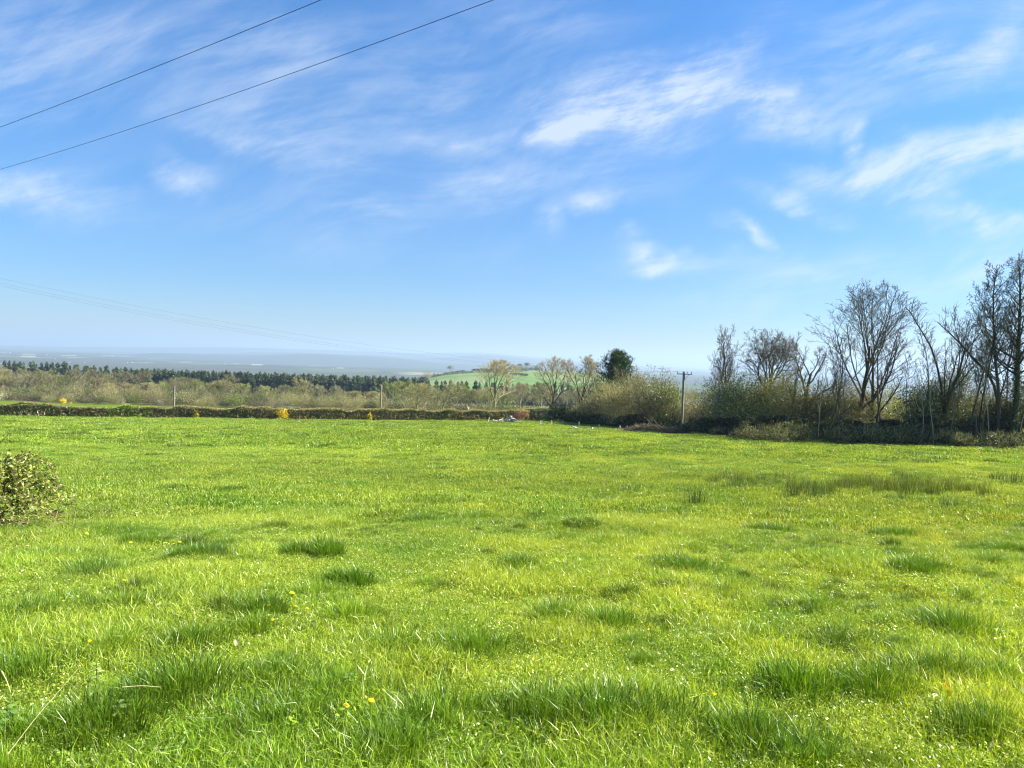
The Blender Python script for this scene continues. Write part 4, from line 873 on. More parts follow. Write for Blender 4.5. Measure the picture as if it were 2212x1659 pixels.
def near_wire(pa, pb, ya, yb, sag, label):
    a = pixdir(*S(*pa)); b = pixdir(*S(*pb)); A = Vector((a.x/a.y*ya, ya, a.z/a.y*ya)); B = Vector((b.x/b.y*yb, yb, b.z/b.y*yb))
    P = [A+(B-A)*t+Vector((0, 0, sag*(t*t-t))) for t in np.linspace(-2.4, 3.6, 110)]
    tag(link('overhead_wire', curve_tube('overhead_wire', P, .005, M_CABLE)), label, 'wire')
near_wire((1263, 0), (0, 501), 10.4, 17.0, .10, 'upper of the two dark overhead wires crossing the top left sky')
near_wire((1942, 0), (0, 667), 10.2, 21.0, .38, 'lower of the two dark overhead wires crossing the top left sky')

# ------------------------------------------------------------------ fence posts, rubble, brushwood
def post(sx, sy, hpx, label, lean=0, D=None):
    p = hits(sx, sy); d = p.y; h = hpx/3.9375/FPX*d; g = np.random.default_rng(int(sx)); w = .05
    V, F = box(-w, w, -w, w, -.2, h); V[:, 0] += V[:, 2]*lean; V = V+g.normal(0, .008, V.shape)
    V[V[:, 2] > h*.8, 2] += V[V[:, 2] > h*.8, 0]*.4
    tag(link('fence_post', mesh('fence_post', V, F, M_POST), None, p, g.uniform(0, 1)), label, 'fence post', 'short wooden fence posts round the lane corner')
for q in [(2074, 1667, 17, 'short wooden post right of the rubble pile'), (2127, 1673, 18, 'short wooden post, left one of a close pair by the grassy mound'), (2132, 1672, 16, 'short wooden post, right one of a close pair by the grassy mound'),
          (2171, 1674, 20, 'short wooden post right of the close pair'), (2215, 1673, 17, 'short greyish post between the mound and the small debris heap'), (2279, 1682, 21, 'short sunlit post beside the small debris heap'),
          (2358, 1697, 27, 'sunlit post standing in the bare muddy patch'), (2394, 1671, 24, 'sunlit post against the dark hedgerow behind the mud'), (2355, 1657, 14, 'dark post at the back of the muddy patch'), (2422, 1679, 19, 'post in shade, third right of the muddy patch'),
          (2440, 1697, 21, 'dark post closest to the field right of the mud'), (2452, 1684, 18, 'pale post in shade left of the brushwood heap'), (2469, 1690, 15, 'dark post right next to the brushwood heap'), (2250, 1652, 15, 'pale post in the deep shade left of the mud'), (2297, 1655, 16, 'pale thin post in the deep shade behind the mud'),
          (2662, 1702, 27, 'weathered post just left of the utility pole'), (2640, 1703, 16, 'short dark post beside the white plastic sheet'), (2719, 1700, 26, 'post in shade right of the utility pole'), (1944, 1652, 13, 'short pale stake left of the rubble pile'), (1980, 1660, 17, 'pale stake standing in the left of the rubble pile')]:
    post(*q[:3], q[3])
post(1921, 1664, 18, 'pale stake leaning right, leftmost of the short posts', lean=.35)
def rubble(sx, sy, w, h, n, seed, name, label, cat, planks=.25):
    r = np.random.default_rng(seed); p = hits(sx, sy); e = tag(empty(name, p), label, cat)
    for i in range(n):
        x = r.normal(0, w*.24); x = max(-w/2, min(w/2, x)); z = max(0, h*(1-abs(x)/(w/2)*.9))*r.uniform(0, 1); y = r.uniform(-.4, .4)
        pl = r.random() < planks
        sx_, sy_, sz_ = (r.uniform(.25, .5), .05, .035) if pl else (r.uniform(.08, .2), r.uniform(.07, .16), r.uniform(.05, .13))
        V, F = box(-sx_, sx_, -sy_, sy_, -sz_, sz_); V = V*(1+r.normal(0, .13, V.shape)); E_ = Euler((r.uniform(-.5, .5), r.uniform(-.6, .6), r.uniform(0, 6.28))).to_matrix()
        V = V @ np.array(E_.transposed()); V += np.array((x, y, z+.05)); m = M_PLANK if pl else M_STONE
        part('plank' if pl else 'stone', mesh('plank' if pl else 'stone', V, F, m), e)
rubble(2012, 1664, 2.6, .75, 60, 5, 'rubble_pile', 'pile of pale rubble, stones and old boards before the hedge end', 'rubble pile')
rubble(1965, 1662, 1.6, .28, 14, 6, 'plank_stack', 'low line of old boards lying left of the rubble pile', 'boards', .8)
rubble(2258, 1692, 1.0, .32, 16, 7, 'debris_heap', 'small heap of stones and wood in the grass left of the muddy patch', 'debris')
rubble(2325, 1696, .9, .22, 10, 8, 'stone_heap', 'few stones lying at the left edge of the muddy patch', 'stones', .3)
rubble(2145, 1625, .5, .2, 3, 9, 'stone_heap', 'pale stones in the lane opening', 'stones', 0)
p = hits(2136, 1660)
V, F = [], []
gm = np.random.default_rng(12)
def mound(px_, w, h, label, name='earth_mound'):
    n = 18; a = np.linspace(-1, 1, n); X, Y = np.meshgrid(a, a); Z = np.maximum(0, 1-(X**2+Y**2))**1.2*h*(.75+.5*fbm(X*2+9, Y*2+3, 3)); V = np.stack([X*w, Y*w*.8, Z-.05], -1).reshape(-1, 3)
    i = np.arange(n*n).reshape(n, n); F = np.stack([i[:-1, :-1], i[:-1, 1:], i[1:, 1:], i[1:, :-1]], -1).reshape(-1, 4)
    tag(link(name, mesh(name, V, F, G1.data.materials[0], smooth=True), None, px_), label, 'mound')
mound(p, 1.1, .75, 'small grassy mound in front of the lane opening')
def brushwood(sx, sy, w, h, n, seed, label, col, name='brushwood_heap', L=(.5, 1.5), d=1.4):
    r = np.random.default_rng(seed); p = hits(sx, sy); g = Geo(); x = r.uniform(-w/2, w/2, n); hh = h*(1-(x/(w/2))**2)*.9+.05; z = r.uniform(0, 1, n)*hh; y = r.uniform(-d/2, d/2, n)
    c = np.stack([x, y, z], 1); dd = rvec(r, n); dd[:, 2] *= .35; dd = unit(dd); Ls = r.uniform(*L, (n, 1)); a = c-dd*Ls/2; b = c+dd*Ls/2; m = (a+b)/2+r.normal(0, .05, (n, 3))
    a[:, 2] = np.maximum(a[:, 2], .01); b[:, 2] = np.maximum(b[:, 2], .01)
    V, F = tubes(np.stack([a, m, b], 1), np.stack([np.full(n, .022), np.full(n, .015), np.full(n, .006)], 1)*r.uniform(.5, 1.4, (n, 1)), 3); g.add(V, F, np.repeat(np.array(col)*r.uniform(.5, 1.4, (n, 1)), 9, 0))
    tag(link(name, g.mesh(name, M_TWIG), None, p), label, 'brushwood')
brushwood(2560, 1705, 5.6, .85, 1300, 21, 'long heap of brown cut branches at the field edge left of the pole', (.30, .22, .15))
brushwood(2665, 1712, 2.4, .8, 500, 22, 'grey-brown tangle of cut branches round the foot of the utility pole', (.24, .19, .14))
limb([((2585, 1700), 84.2), ((2575, 1680), 84.2), ((2556, 1660), 84.1), ((2535, 1640), 84)], .06, .015, 'pale dead branch leaning over the brushwood heap', 10, 23, name='fallen_branch', barkc=(.45, .42, .34), cat='dead branch')
limb([((2588, 1695), 83.9), ((2590, 1670), 83.9), ((2570, 1650), 83.8), ((2560, 1632), 83.8)], .05, .015, 'second pale dead branch forking up from the brushwood heap', 8, 24, name='fallen_branch', barkc=(.42, .38, .30), cat='dead branch')
def sheet(sx, sy, w, d, h, seed, label, mat=M_SHEET):
    r = np.random.default_rng(seed); p = hits(sx, sy); n = 16; a = np.linspace(-1, 1, n); X, Y = np.meshgrid(a, a)
    Z = h*(fbm(X*1.7+seed, Y*1.7, 4)-.25)*1.6*np.maximum(0, 1-(X**4+Y**4)*.5)+.03; V = np.stack([X*w/2*(1+.2*np.sin(Y*3)), Y*d/2, Z], -1).reshape(-1, 3)
    i = np.arange(n*n).reshape(n, n); F = np.stack([i[:-1, :-1], i[:-1, 1:], i[1:, 1:], i[1:, :-1]], -1).reshape(-1, 4)
    tag(link('plastic_sheet', mesh('plastic_sheet', V, F, mat, smooth=False), None, p, r.uniform(-.3, .3)), label, 'plastic sheet')
sheet(2618, 1704, .55, .8, .45, 3, 'crumpled white plastic sheet, left piece beside the utility pole')
sheet(2638, 1710, .75, .8, .35, 4, 'crumpled grey-white plastic sheet, right piece beside the utility pole')

# ------------------------------------------------------------------ house, car, distant buildings
def gable_house(p, w, d, h, rise, yaw, label, name='house', wall=M_RENDER, win=True, roof=M_SLATE, cat='house', group=None):
    e = tag(empty(name, p, yaw), label, cat, group); a, b = w/2, d/2
    V = np.array([(-a,-b,-.5),(a,-b,-.5),(a,b,-.5),(-a,b,-.5),(-a,-b,h),(a,-b,h),(a,b,h),(-a,b,h),(0,-b,h+rise),(0,b,h+rise)], float)
    part('wall', mesh('wall', V, [np.array([(0,1,5,4),(1,2,6,5),(2,3,7,6),(3,0,4,7)]), np.array([(4,5,8),(6,7,9)])], wall), e)
    o = .35; g = Geo(); k = rise/a
    for s in (-1, 1):
        V = np.array([(0,-b-o,h+rise+.05),(0,b+o,h+rise+.05),(s*(a+o),b+o,h-k*o+.05),(s*(a+o),-b-o,h-k*o+.05),(0,-b-o,h+rise+.22),(0,b+o,h+rise+.22),(s*(a+o),b+o,h-k*o+.22),(s*(a+o),-b-o,h-k*o+.22)], float)
        g.add(V, np.array([(0,1,2,3),(4,7,6,5),(0,3,7,4),(1,5,6,2),(2,6,7,3)]), np.array((1, 1, 1.)))
    rf = part('roof', g.mesh('roof', roof), e)
    if win:
        for x, z in ((-a*.28, h*.62), (a*.35, h*.62)):
            V, F = box(x-.75, x+.75, -b-.07, -b+.02, z-.55, z+.55); f = part('window', mesh('window', V, F, M_WHITE), e)
            V, F = box(x-.65, x+.65, -b-.09, -b-.06, z-.45, z+.45); part('pane', mesh('pane', V, F, M_GLASS), f)
        V, F = box(-.45, .45, b*.2, b*.2+.7, h+rise-.4, h+rise+.8); part('chimney', mesh('chimney', V, F, wall), rf)
    return e
gable_house(Vector((at(720, 150).x, 150, zat(720, 403, 150)-2.4)), 4.6, 7, 2.3, 1.55, R(4), 'grey gabled house half hidden behind the bushes right of the utility pole')
gable_house(Vector((at(697, 170).x, 170, zat(697, 401, 170)-3)), 7, 5, 1.9, 1.3, R(80), 'low shed with a pale green-grey roof left of the cypress', 'shed', M_RENDER, False, M_SLATE, 'shed')
gable_house(Vector((at(876, 150).x, 150, zat(876, 401, 150)-1.2)), 1.8, 3, .9, .6, R(40), 'white-walled cottage glimpsed between the trunks of the big ash and the twin trees', 'house', M_WHITE, False, M_SLATE)
b0 = hits(2529, 1499)
gable_house(b0, 13, 8, 5, 2, R(5), 'white farm building on the slope right of the dark pine', 'farm_building', M_WHITE, False, M_WHITE, 'farm building')
specks = [(40, 1389), (217, 1413), (272, 1428), (333, 1430), (437, 1403), (447, 1403), (502, 1429), (521, 1428), (576, 1431), (786, 1403), (1004, 1423), (1021, 1424), (1310, 1452), (185, 1398), (886, 1432), (930, 1416), (8, 1431)]
for i, (x, y) in enumerate(specks):
    p = hits(x, y); s = p.y/FPX*.6
    gable_house(p, s*random.uniform(1.5, 3.2), s*1.2, s*.55, s*.35, random.uniform(-.4, .4), 'tiny white farm building far out on the hazy plain', 'farm_building', M_WHITE, False, M_WHITE, 'farm building', 'white farm buildings on the plain')
M_CREAM = simple('cut_field', (.24, .21, .11), (.30, .27, .15), .02, 1, bump=0); M_PALEF = simple('pale_field', (.12, .14, .10), (.18, .20, .14), .02, 1, bump=0); M_GREENF = simple('green_field', (.07, .13, .035), (.09, .15, .04), .02, 1, bump=0)
for x, y, w, dd, m in [(110, 1404, 60, 4, M_CREAM), (115, 1396, 55, 4, M_PALEF), (15, 1388, 30, 3, M_PALEF), (270, 1401, 60, 4, M_PALEF), (425, 1402, 60, 3, M_PALEF), (620, 1412, 70, 2, M_PALEF), (300, 1410, 80, 3, M_GREENF), (785, 1402, 18, 3, M_PALEF), (1012, 1437, 44, 4, M_CREAM), (935, 1433, 30, 3, M_PALEF),
                       (1108, 1425, 32, 2, M_PALEF), (1245, 1438, 55, 6, M_GREENF), (1340, 1450, 30, 3, M_CREAM), (1190, 1432, 60, 4, M_GREENF), (560, 1430, 90, 3, M_GREENF), (30, 1434, 60, 4, M_PALEF), (730, 1427, 50, 3, M_PALEF), (1760, 1447, 30, 2, M_PALEF)]:
    pts = [hits(x-w/2, y+dd/2), hits(x+w/2, y+dd/2), hits(x+w/2, y-dd/2), hits(x-w/2, y-dd/2)]
    n = 6; V = []
    for j in range(n):
        for i in range(n):
            u, v = i/(n-1), j/(n-1); q = (pts[0]*(1-u)+pts[1]*u)*(1-v)+(pts[3]*(1-u)+pts[2]*u)*v; V.append((q.x, q.y, float(ground(q.x, q.y))+1.5))
    i = np.arange(n*n).reshape(n, n); tag(link('field', mesh('field', V, np.stack([i[:-1, :-1], i[:-1, 1:], i[1:, 1:], i[1:, :-1]], -1).reshape(-1, 4), m)), kind='structure')
# pale stubble field in the wood
pp = [at(268, 262), at(300, 258), at(302, 300), at(262, 300)]
tag(link('field', mesh('field', [(q.x, q.y, float(ground(q.x, q.y))+.3) for q in pp], np.array([(0, 1, 2, 3)]), M_PALEF)), kind='structure')
def car(p, yaw, label):
    e = tag(empty('parked_car', p, yaw), label, 'car')
    prof = np.array([(-2.1, .35), (-2.15, .8), (-1.9, 1.0), (-1.5, 1.45), (.3, 1.5), (1.0, .98), (2.0, .85), (2.15, .6), (2.1, .35)])
    V = [(x, s*(.82 if z < 1.1 else .68), z) for s in (-1, 1) for x, z in prof]; n = len(prof)
    me = bpy.data.meshes.new('body'); F = [tuple(range(n)), tuple(range(2*n-1, n-1, -1))]+[((i+1) % n, i, n+i, n+(i+1) % n) for i in range(n)]
    me.from_pydata(V, [], F); me.materials.append(M_CARBODY); part('body', me, e)
    for s in (-1, 1):
        V, F = box(-1.35, .35, s*.76-.02, s*.76+.02, 1.05, 1.38); part('window', mesh('window', V, F, M_GLASS), e)
        for x in (-1.35, 1.35):
            V, F = tubes(np.array([[(x, s*.72, .33), (x, s*.9, .33)]]), np.full((1, 2), .33), 16); part('wheel', mesh('wheel', V, F, M_TYRE), e)
    return e
car(at(554, 124), R(85), 'small dark vehicle half hidden behind the ivy-clad tree at the lane')

# ------------------------------------------------------------------ the green hill: hedges and trees
def far_hedge(pts, h, label, n=700):
    W = []
    for q in pts:
        p = hits(*q); dy = 0
        while p.y > 1380 and dy < 40: dy += 1; p = hits(q[0], q[1]+dy)
        W.append(p)
    r = np.random.default_rng(int(pts[0][0])); g = Geo(); A = np.array([tuple(w) for w in W])
    t = r.uniform(0, len(A)-1.001, n); i = t.astype(int); f = (t-i)[:, None]; P = A[i]*(1-f)+A[i+1]*f; P[:, :2] += r.normal(0, 1.0, (n, 2)); P[:, 2] = ground(P[:, 0], P[:, 1])+r.uniform(0, h, n)
    V, F = leaves(r, P, 1.5); g.add(V, F, np.repeat(np.array((.055, .06, .03))*r.uniform(.5, 1.5, (n, 1)), 4, 0)); tag(link('hedge', g.mesh('hedge', M_LEAF)), label, 'hedge')
far_hedge([(1700, 1470), (1760, 1467), (1830, 1463)], 3, 'upper dark hedge on the left shoulder of the green hill')
far_hedge([(1700, 1480), (1790, 1474), (1860, 1468), (1960, 1468), (2020, 1474)], 3, 'long curved dark hedge across the middle of the green hill', 1200)
far_hedge([(2024, 1475), (2078, 1480)], 3.2, 'short dark hedge on the right flank of the green hill')
far_hedge([(1860, 1453), (1900, 1452), (1955, 1453)], 3, 'dark hedge along the crest of the green hill')
far_hedge([(1880, 1463), (1935, 1462), (2030, 1465)], 2.2, 'thin brown hedge below the crest of the green hill')
HT = [(1655, 1460, 'd', .9, 'small dark tree at the left foot of the green hill'), (1672, 1458, 'd', .8, 'small dark tree, second from the left on the green hill'), (1684, 1458, 't', 1.2, 'tan tree at the left shoulder of the green hill'), (1712, 1457, 'd', .9, 'lone dark round tree on the left crest of the green hill'),
      (1773, 1468, 'f', 1.15, 'pale bare tree standing on the left slope of the green hill'), (1725, 1470, 'd', .7, 'dark bush on the hedge at the left of the green hill'), (1725, 1456, 'd', .3, 'tiny bush on the left crest of the green hill'), (1800, 1456, 'd', .3, 'tiny lone bush in the middle of the hill crest'), (1955, 1459, 'd', 1.2, 'brown round tree left of the big tan tree on the hill'),
      (1986, 1458, 'f', 1.5, 'big rounded tan tree on the crest of the green hill'), (2008, 1455, 'd', .9, 'dark tree right of the big tan tree on the hill'), (2020, 1454, 'f', .9, 'bare tree in the hilltop clump, left part'), (2030, 1456, 'd', 1.2, 'dark tree in the left part of the hilltop clump'), (2041, 1463, 't', 1.2, 'tan bush before the hilltop clump'), (2048, 1455, 'f', 1.0, 'bare tree in the middle of the hilltop clump'),
      (2068, 1464, 'd', 1.3, 'dark round tree standing before the hilltop clump'), (2076, 1456, 'f', 1.2, 'tall bare tree at the right of the hilltop clump'), (2090, 1458, 'd', 1.1, 'dark tree at the right of the hilltop clump'), (2112, 1459, 'd', 1.2, 'flat-topped dark tree at the right end of the hilltop clump'), (2055, 1456, 'd', .8, 'low dark tree in the hilltop clump')]
for x, y, k, s, lb in HT:
    p = hits(x, y); dy = 0
    while p.y > 1380 and dy < 40: dy += 1; p = hits(x, y+dy)
    s *= 1.25
    if k == 'f': plant_tree('tree', FAR[0], p, lb, None, 1, s*.85)
    else: o = link('tree', SCR['dark' if k == 'd' else 'tan'], None, p, random.uniform(0, 6), s*1.35); tag(o, lb, 'tree')

# ------------------------------------------------------------------ bramble at the left edge
def bramble():
    p = hits(-25, 2085); r = np.random.default_rng(77); e = tag(empty('bramble_bush', p), 'rounded bramble bush with arching dark canes and yellow-green leaves at the left edge', 'bramble')
    nc = 120; a = r.uniform(0, 6.28, nc); hh = r.uniform(.5, 1.22, nc); rr = r.uniform(.35, 1.22, nc); P = np.zeros((nc, 12, 3))
    for i in range(12):
        t = i/11; P[:, i, 0] = np.cos(a)*rr*t**.9; P[:, i, 1] = np.sin(a)*rr*t**.9; P[:, i, 2] = hh*(math.sin(min(1, t*1.18)*math.pi*.86))**.8*1.0
    P[:, 1:, :] += r.normal(0, .03, (nc, 11, 3)); g = Geo(); V, F = tubes(P, np.linspace(.0085, .003, 12)[None]*r.uniform(.6, 1.2, (nc, 1)), 4); g.add(V, F, np.repeat(np.array((.10, .065, .045))*r.uniform(.5, 1.5, (nc, 1)), 48, 0))
    part('canes', g.mesh('canes', M_TWIG), e); n = 11000; k = r.integers(0, nc, n); t = r.uniform(2.5, 10.99, n); i = t.astype(int); f = (t-i)[:, None]
    Q = P[k, i]*(1-f)+P[k, np.minimum(i+1, 11)]*f + rvec(r, n)*r.uniform(.01, .10, (n, 1)); cols = np.array([(.42, .50, .10), (.30, .40, .08), (.50, .50, .17), (.12, .16, .04), (.24, .14, .07)]); ci = r.choice(5, n, p=[.34, .26, .18, .12, .10])
    g = Geo(); V, F = leaves(r, Q, .054, np.tile((0, 0, 1.), (n, 1))); g.add(V, F, np.repeat(cols[ci]*r.uniform(.65, 1.3, (n, 1)), 4, 0)); part('leaves', g.mesh('leaves', M_LEAF), e)
    n = 700; Pt = np.stack([r.normal(0, .75, n), r.normal(0, .7, n), r.uniform(0, .35, n)], 1); g = Geo(); V, F = strips(r, Pt, Pt+rvec(r, n)*np.array((.3, .3, .2)), .008); g.add(V, F, np.repeat(np.array((.20, .16, .10))*r.uniform(.4, 1.3, (n, 1)), 4, 0)); part('dead_stems', g.mesh('dead_stems', M_TWIG), e)
    # long trailing shoots
    for q, (dx, dy, z0, L_) in enumerate([(.8, -.1, .9, 1.35), (.2, .2, 1.2, .5), (-.2, .1, 1.3, .4)]):
        pass
    sh = np.array([[(.35, -.2, .55), (.75, -.25, .52), (1.1, -.28, .34), (1.4, -.3, .18), (1.7, -.3, .10)], [(.1, 0, 1.0), (.4, 0, 1.22), (.75, 0, 1.18), (.98, 0, .95), (1.1, -.05, .5)], [(-.1, 0, 1.1), (.0, 0, 1.3), (.12, 0, 1.42), (.2, 0, 1.5), (.25, 0, 1.6)]], float)
    V, F = tubes(sh, np.tile(np.linspace(.008, .003, 5), (3, 1)), 4); g = Geo(); g.add(V, F, np.array((.16, .10, .07))); part('shoots', g.mesh('shoots', M_TWIG), e)
bramble()

# ------------------------------------------------------------------ grass
GC = bpy.data.collections.new('grass_patches')      # source patches, not linked to the scene
def blades(r, n, rad, h0, h1, w, lean, dry=.03, centre=0., out=0.):
    a = r.uniform(0, 6.28, n); q = rad*np.sqrt(r.random(n)) if not centre else rad*r.random(n)**centre
    B = np.stack([np.cos(a)*q, np.sin(a)*q, np.full(n, -.02)], 1)
    cl = fbm(B[:, 0]*5/rad*.6+50, B[:, 1]*5/rad*.6+r.uniform(0, 50), 2); h = (h0+(h1-h0)*r.random(n)**1.3)*(.65+.7*cl)
    L = np.stack([r.normal(0, lean, n), r.normal(0, lean, n), np.zeros(n)], 1)+B*np.array((1, 1, 0))*out/rad; L = L*h[:, None]
    s = rvec(r, n); s[:, 2] *= .2; s = unit(s)*(w*r.uniform(.6, 1.25, n))[:, None]/2
    m = B+L*.30+np.array((0, 0, 1))*(h*.58)[:, None]; t = B+L*1.0+np.array((0, 0, 1))*(h*np.clip(1.05-.35*np.linalg.norm(L, axis=1)/h, .35, 1.1))[:, None]
    V = np.stack([B-s, B+s, m+s*.85, m-s*.85, t], 1).reshape(-1, 3); k = np.arange(n)*5
    F4 = np.stack([k, k+1, k+2, k+3], 1); F3 = np.stack([k+3, k+2, k+4], 1); g_ = r.random(n); d = (r.random(n) < dry).astype(float)
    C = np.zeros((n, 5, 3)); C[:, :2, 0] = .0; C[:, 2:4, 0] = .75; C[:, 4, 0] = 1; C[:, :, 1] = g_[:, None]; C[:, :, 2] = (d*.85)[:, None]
    return V, F4, F3, C.reshape(-1, 3)
def add_patch(parts_):
    V = []; F4 = []; F3 = []; C = []; n = 0
    for v, f4, f3, c in parts_: V.append(v); C.append(c); F4.append(f4+n); n0 = n; F3.append(f3+n0) if len(f3) else None; n += len(v)
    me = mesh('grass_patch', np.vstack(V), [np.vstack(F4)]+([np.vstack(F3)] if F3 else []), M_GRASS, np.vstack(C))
    o = bpy.data.objects.new(f'grass_patch_{len(GC.objects):02d}', me); GC.objects.link(o); return len(GC.objects)-1
def clover(r, n, rad, size, z=.05):
    a = r.uniform(0, 6.28, n); q = rad*np.sqrt(r.random(n)); P = np.stack([np.cos(a)*q, np.sin(a)*q, r.uniform(.01, z, n)], 1); V, F = leaves(r, P, size, np.tile((0, 0, 2.), (n, 1)))
    C = np.zeros((n, 4, 3)); C[:, :, 0] = .9; C[:, :, 1] = r.random(n)[:, None]*.6; return V, F, np.zeros((0, 3), int), C.reshape(-1, 3)
rg = np.random.default_rng(99)
SHORT = [add_patch([blades(rg, 900, .34, .035, .10, .0045, .55, .035), blades(rg, 60, .34, .09, .13, .003, .5, .12), clover(rg, 340, .33, .017)]) for _ in range(4)]
MEDG = [add_patch([blades(rg, 900, .34, .06, .17, .0045, .45, .03), clover(rg, 160, .33, .017)]) for _ in range(3)]
TUSS = [add_patch([blades(rg, 900, rr_*.9, .12, hh_*1.35, .0048, .24, .008, .8, .45), blades(rg, 260, rr_*1.15, .04, .12, .0045, .6, .05), clover(rg, 60, rr_, .018)]) for rr_, hh_ in ((.27, .20), (.32, .17), (.22, .22), (.36, .16), (.28, .19))]
BROAD = [add_patch([blades(rg, 350, .34, .03, .09, .0045, .6, .06), clover(rg, 420, .30, .026, .09)]) for _ in range(2)]
MID1 = [add_patch([blades(rg, 1000, .85, .05, .13, .010, .5, .03)]) for _ in range(4)]
MIDT = [add_patch([blades(rg, 420, .38, .09, .21, .010, .32, .01, .75, .4)]) for _ in range(3)]
FAR1 = [add_patch([blades(rg, 1000, 2.0, .06, .15, .026, .5, .01)]) for _ in range(4)]
FART = [add_patch([blades(rg, 260, .5, .12, .28, .026, .3, .03, .7, .6)]) for _ in range(2)]
DRYP = [add_patch([blades(rg, 500, .32, .04, .12, .0045, .9, .55)])]
def rush(rad=.28, n=90, h=.62, w=.007): return blades(rg, n, rad, h*.55, h, w, .12, .06, .8, .25)
RUSH = [add_patch([rush()]), add_patch([rush(.4, 110, .52)]), add_patch([rush(.22, 70, .7)])]
DPX = np.array([-900, -200, -70, -10, 90, 180, 270, 355, 430, 500, 527, 566, 600, 640, 678, 722, 775, 850, 930, 1060, 1900.]); DMX = np.array([70, 80, 82, 85.5, 88.5, 91.5, 94, 97, 100, 103, 106, 104.5, 98, 90, 86, 74.5, 63, 62.2, 62, 61, 52.])
def infield(x, y): px = 512+FPX*x/np.maximum(y, .5)+.0*y; return y < np.interp(px, DPX, DMX)-.4
PT = dict(co=[], rot=[], scl=[], idx=[], tint=[])
def put(x, y, idx, scl, tint, tilt=.0, zoff=0.):
    x = np.asarray(x, float); n = len(x)
    if not n: return
    z = ground(x, y, True)+zoff; PT['co'].append(np.stack([x, y, z], 1)); r = np.zeros((n, 3)); r[:, 0] = rg.normal(0, .06, n)-.06; r[:, 2] = rg.uniform(0, 6.28, n)
    # keep the slope tilt independent of the spin: only a slight tilt is needed
    r[:, :2] *= .4; PT['rot'].append(r); s = np.asarray(scl, float); s = np.tile(s[:, None], (1, 3)) if s.ndim == 1 else s; PT['scl'].append(s); PT['idx'].append(np.asarray(idx)); PT['tint'].append(np.asarray(tint, float))
def scatter(y0, y1, step, margin=1.2):
    gy = np.arange(y0, y1, step); X = []; Y = []
    for y in gy:
        hw = .74*y+margin; gx = np.arange(-hw, hw, step); X.append(gx+rg.uniform(-.5, .5, len(gx))*step); Y.append(y+rg.uniform(-.5, .5, len(gx))*step)
    X = np.concatenate(X); Y = np.concatenate(Y); k = infield(X, Y); return X[k], Y[k]
def tint_of(x, y):
    a = fbm(x/1.3+3, y/1.3+8, 3); b = fbm(x/9+40, y/9, 3); n = len(x)
    t = np.ones((n, 3)); yl = np.clip((a-.45)*5, 0, 1)[:, None]; t = t*(1-yl)+yl*np.array((1.22, 1.12, 1.2)); dk = np.clip((.40-a)*6, 0, 1)[:, None]; t = t*(1-dk)+dk*np.array((.70, .82, .62))
    t *= (1+(b-.47)*.5)[:, None]; east = np.clip(x/np.maximum(y, 1)*.6, -.35, .4)[:, None]; return t*(1+east*np.array((.20, .05, -.2)))*rg.uniform(.88, 1.12, (n, 1))
def pick(a, n): return np.array(a)[rg.integers(0, len(a), n)]
x, y = scatter(1.2, 15, .24, 3.6); n = len(x); h_ = fbm(x/1.1+20, y/1.1+4, 3)
idx = np.where(h_ < .47, pick(SHORT, n), pick(MEDG, n)); br = fbm(x/.7+80, y/.7+5, 2) > .60; idx = np.where(br & (rg.random(n) < .5), pick(BROAD, n), idx); dr = fbm(x/.9+130, y/.9+15, 2) > .62; idx = np.where(dr & (rg.random(n) < .45), pick(DRYP, n), idx)
put(x, y, idx, rg.uniform(.8, 1.2, n)*(.62+.85*h_), tint_of(x, y)*np.interp(y, [3, 7, 14.5], [1.42, 1.18, .97])[:, None])
x, y = scatter(14, 42, .62, 5); n = len(x); put(x, y, pick(MID1, n), rg.uniform(.85, 1.25, n)*(.75+.6*fbm(x/1.6, y/1.6+7, 3)), tint_of(x, y)*(1.02+.005*(y-14))[:, None])
x, y = scatter(41, 108, 1.55, 3); n = len(x); put(x, y, pick(FAR1, n), rg.uniform(.85, 1.2, n)*(.8+.5*fbm(x/4, y/4, 3)), tint_of(x, y)*1.17)
# scattered tussocks: dark green, tinted darker still to stand for tuft shadows
def tus(n, y0, y1, protos, thr, s0, s1):
    yy = np.sqrt(rg.uniform(y0**2, y1**2, n)); xx = rg.uniform(-.76, .76, n)*yy; k = (fbm(xx/2.3+60, yy/2.3+33, 3) > thr) & infield(xx, yy); xx, yy = xx[k], yy[k]; n = len(xx)
    put(xx, yy, pick(protos, n), rg.uniform(s0, s1, n), np.array((.60, .74, .45))*rg.uniform(.5, 1.35, (n, 1)))
tus(420, 2, 15, TUSS, .47, .5, .95); tus(1500, 1.5, 15, TUSS, .30, .28, .5); tus(1300, 14, 42, MIDT, .46, .6, 1.15); tus(3800, 13, 42, MIDT, .33, .3, .6); tus(3600, 41, 105, FART, .46, .8, 1.5); tus(9000, 30, 105, FART, .33, .45, .85); tus(2600, 10, 40, MIDT, .36, .35, .6)
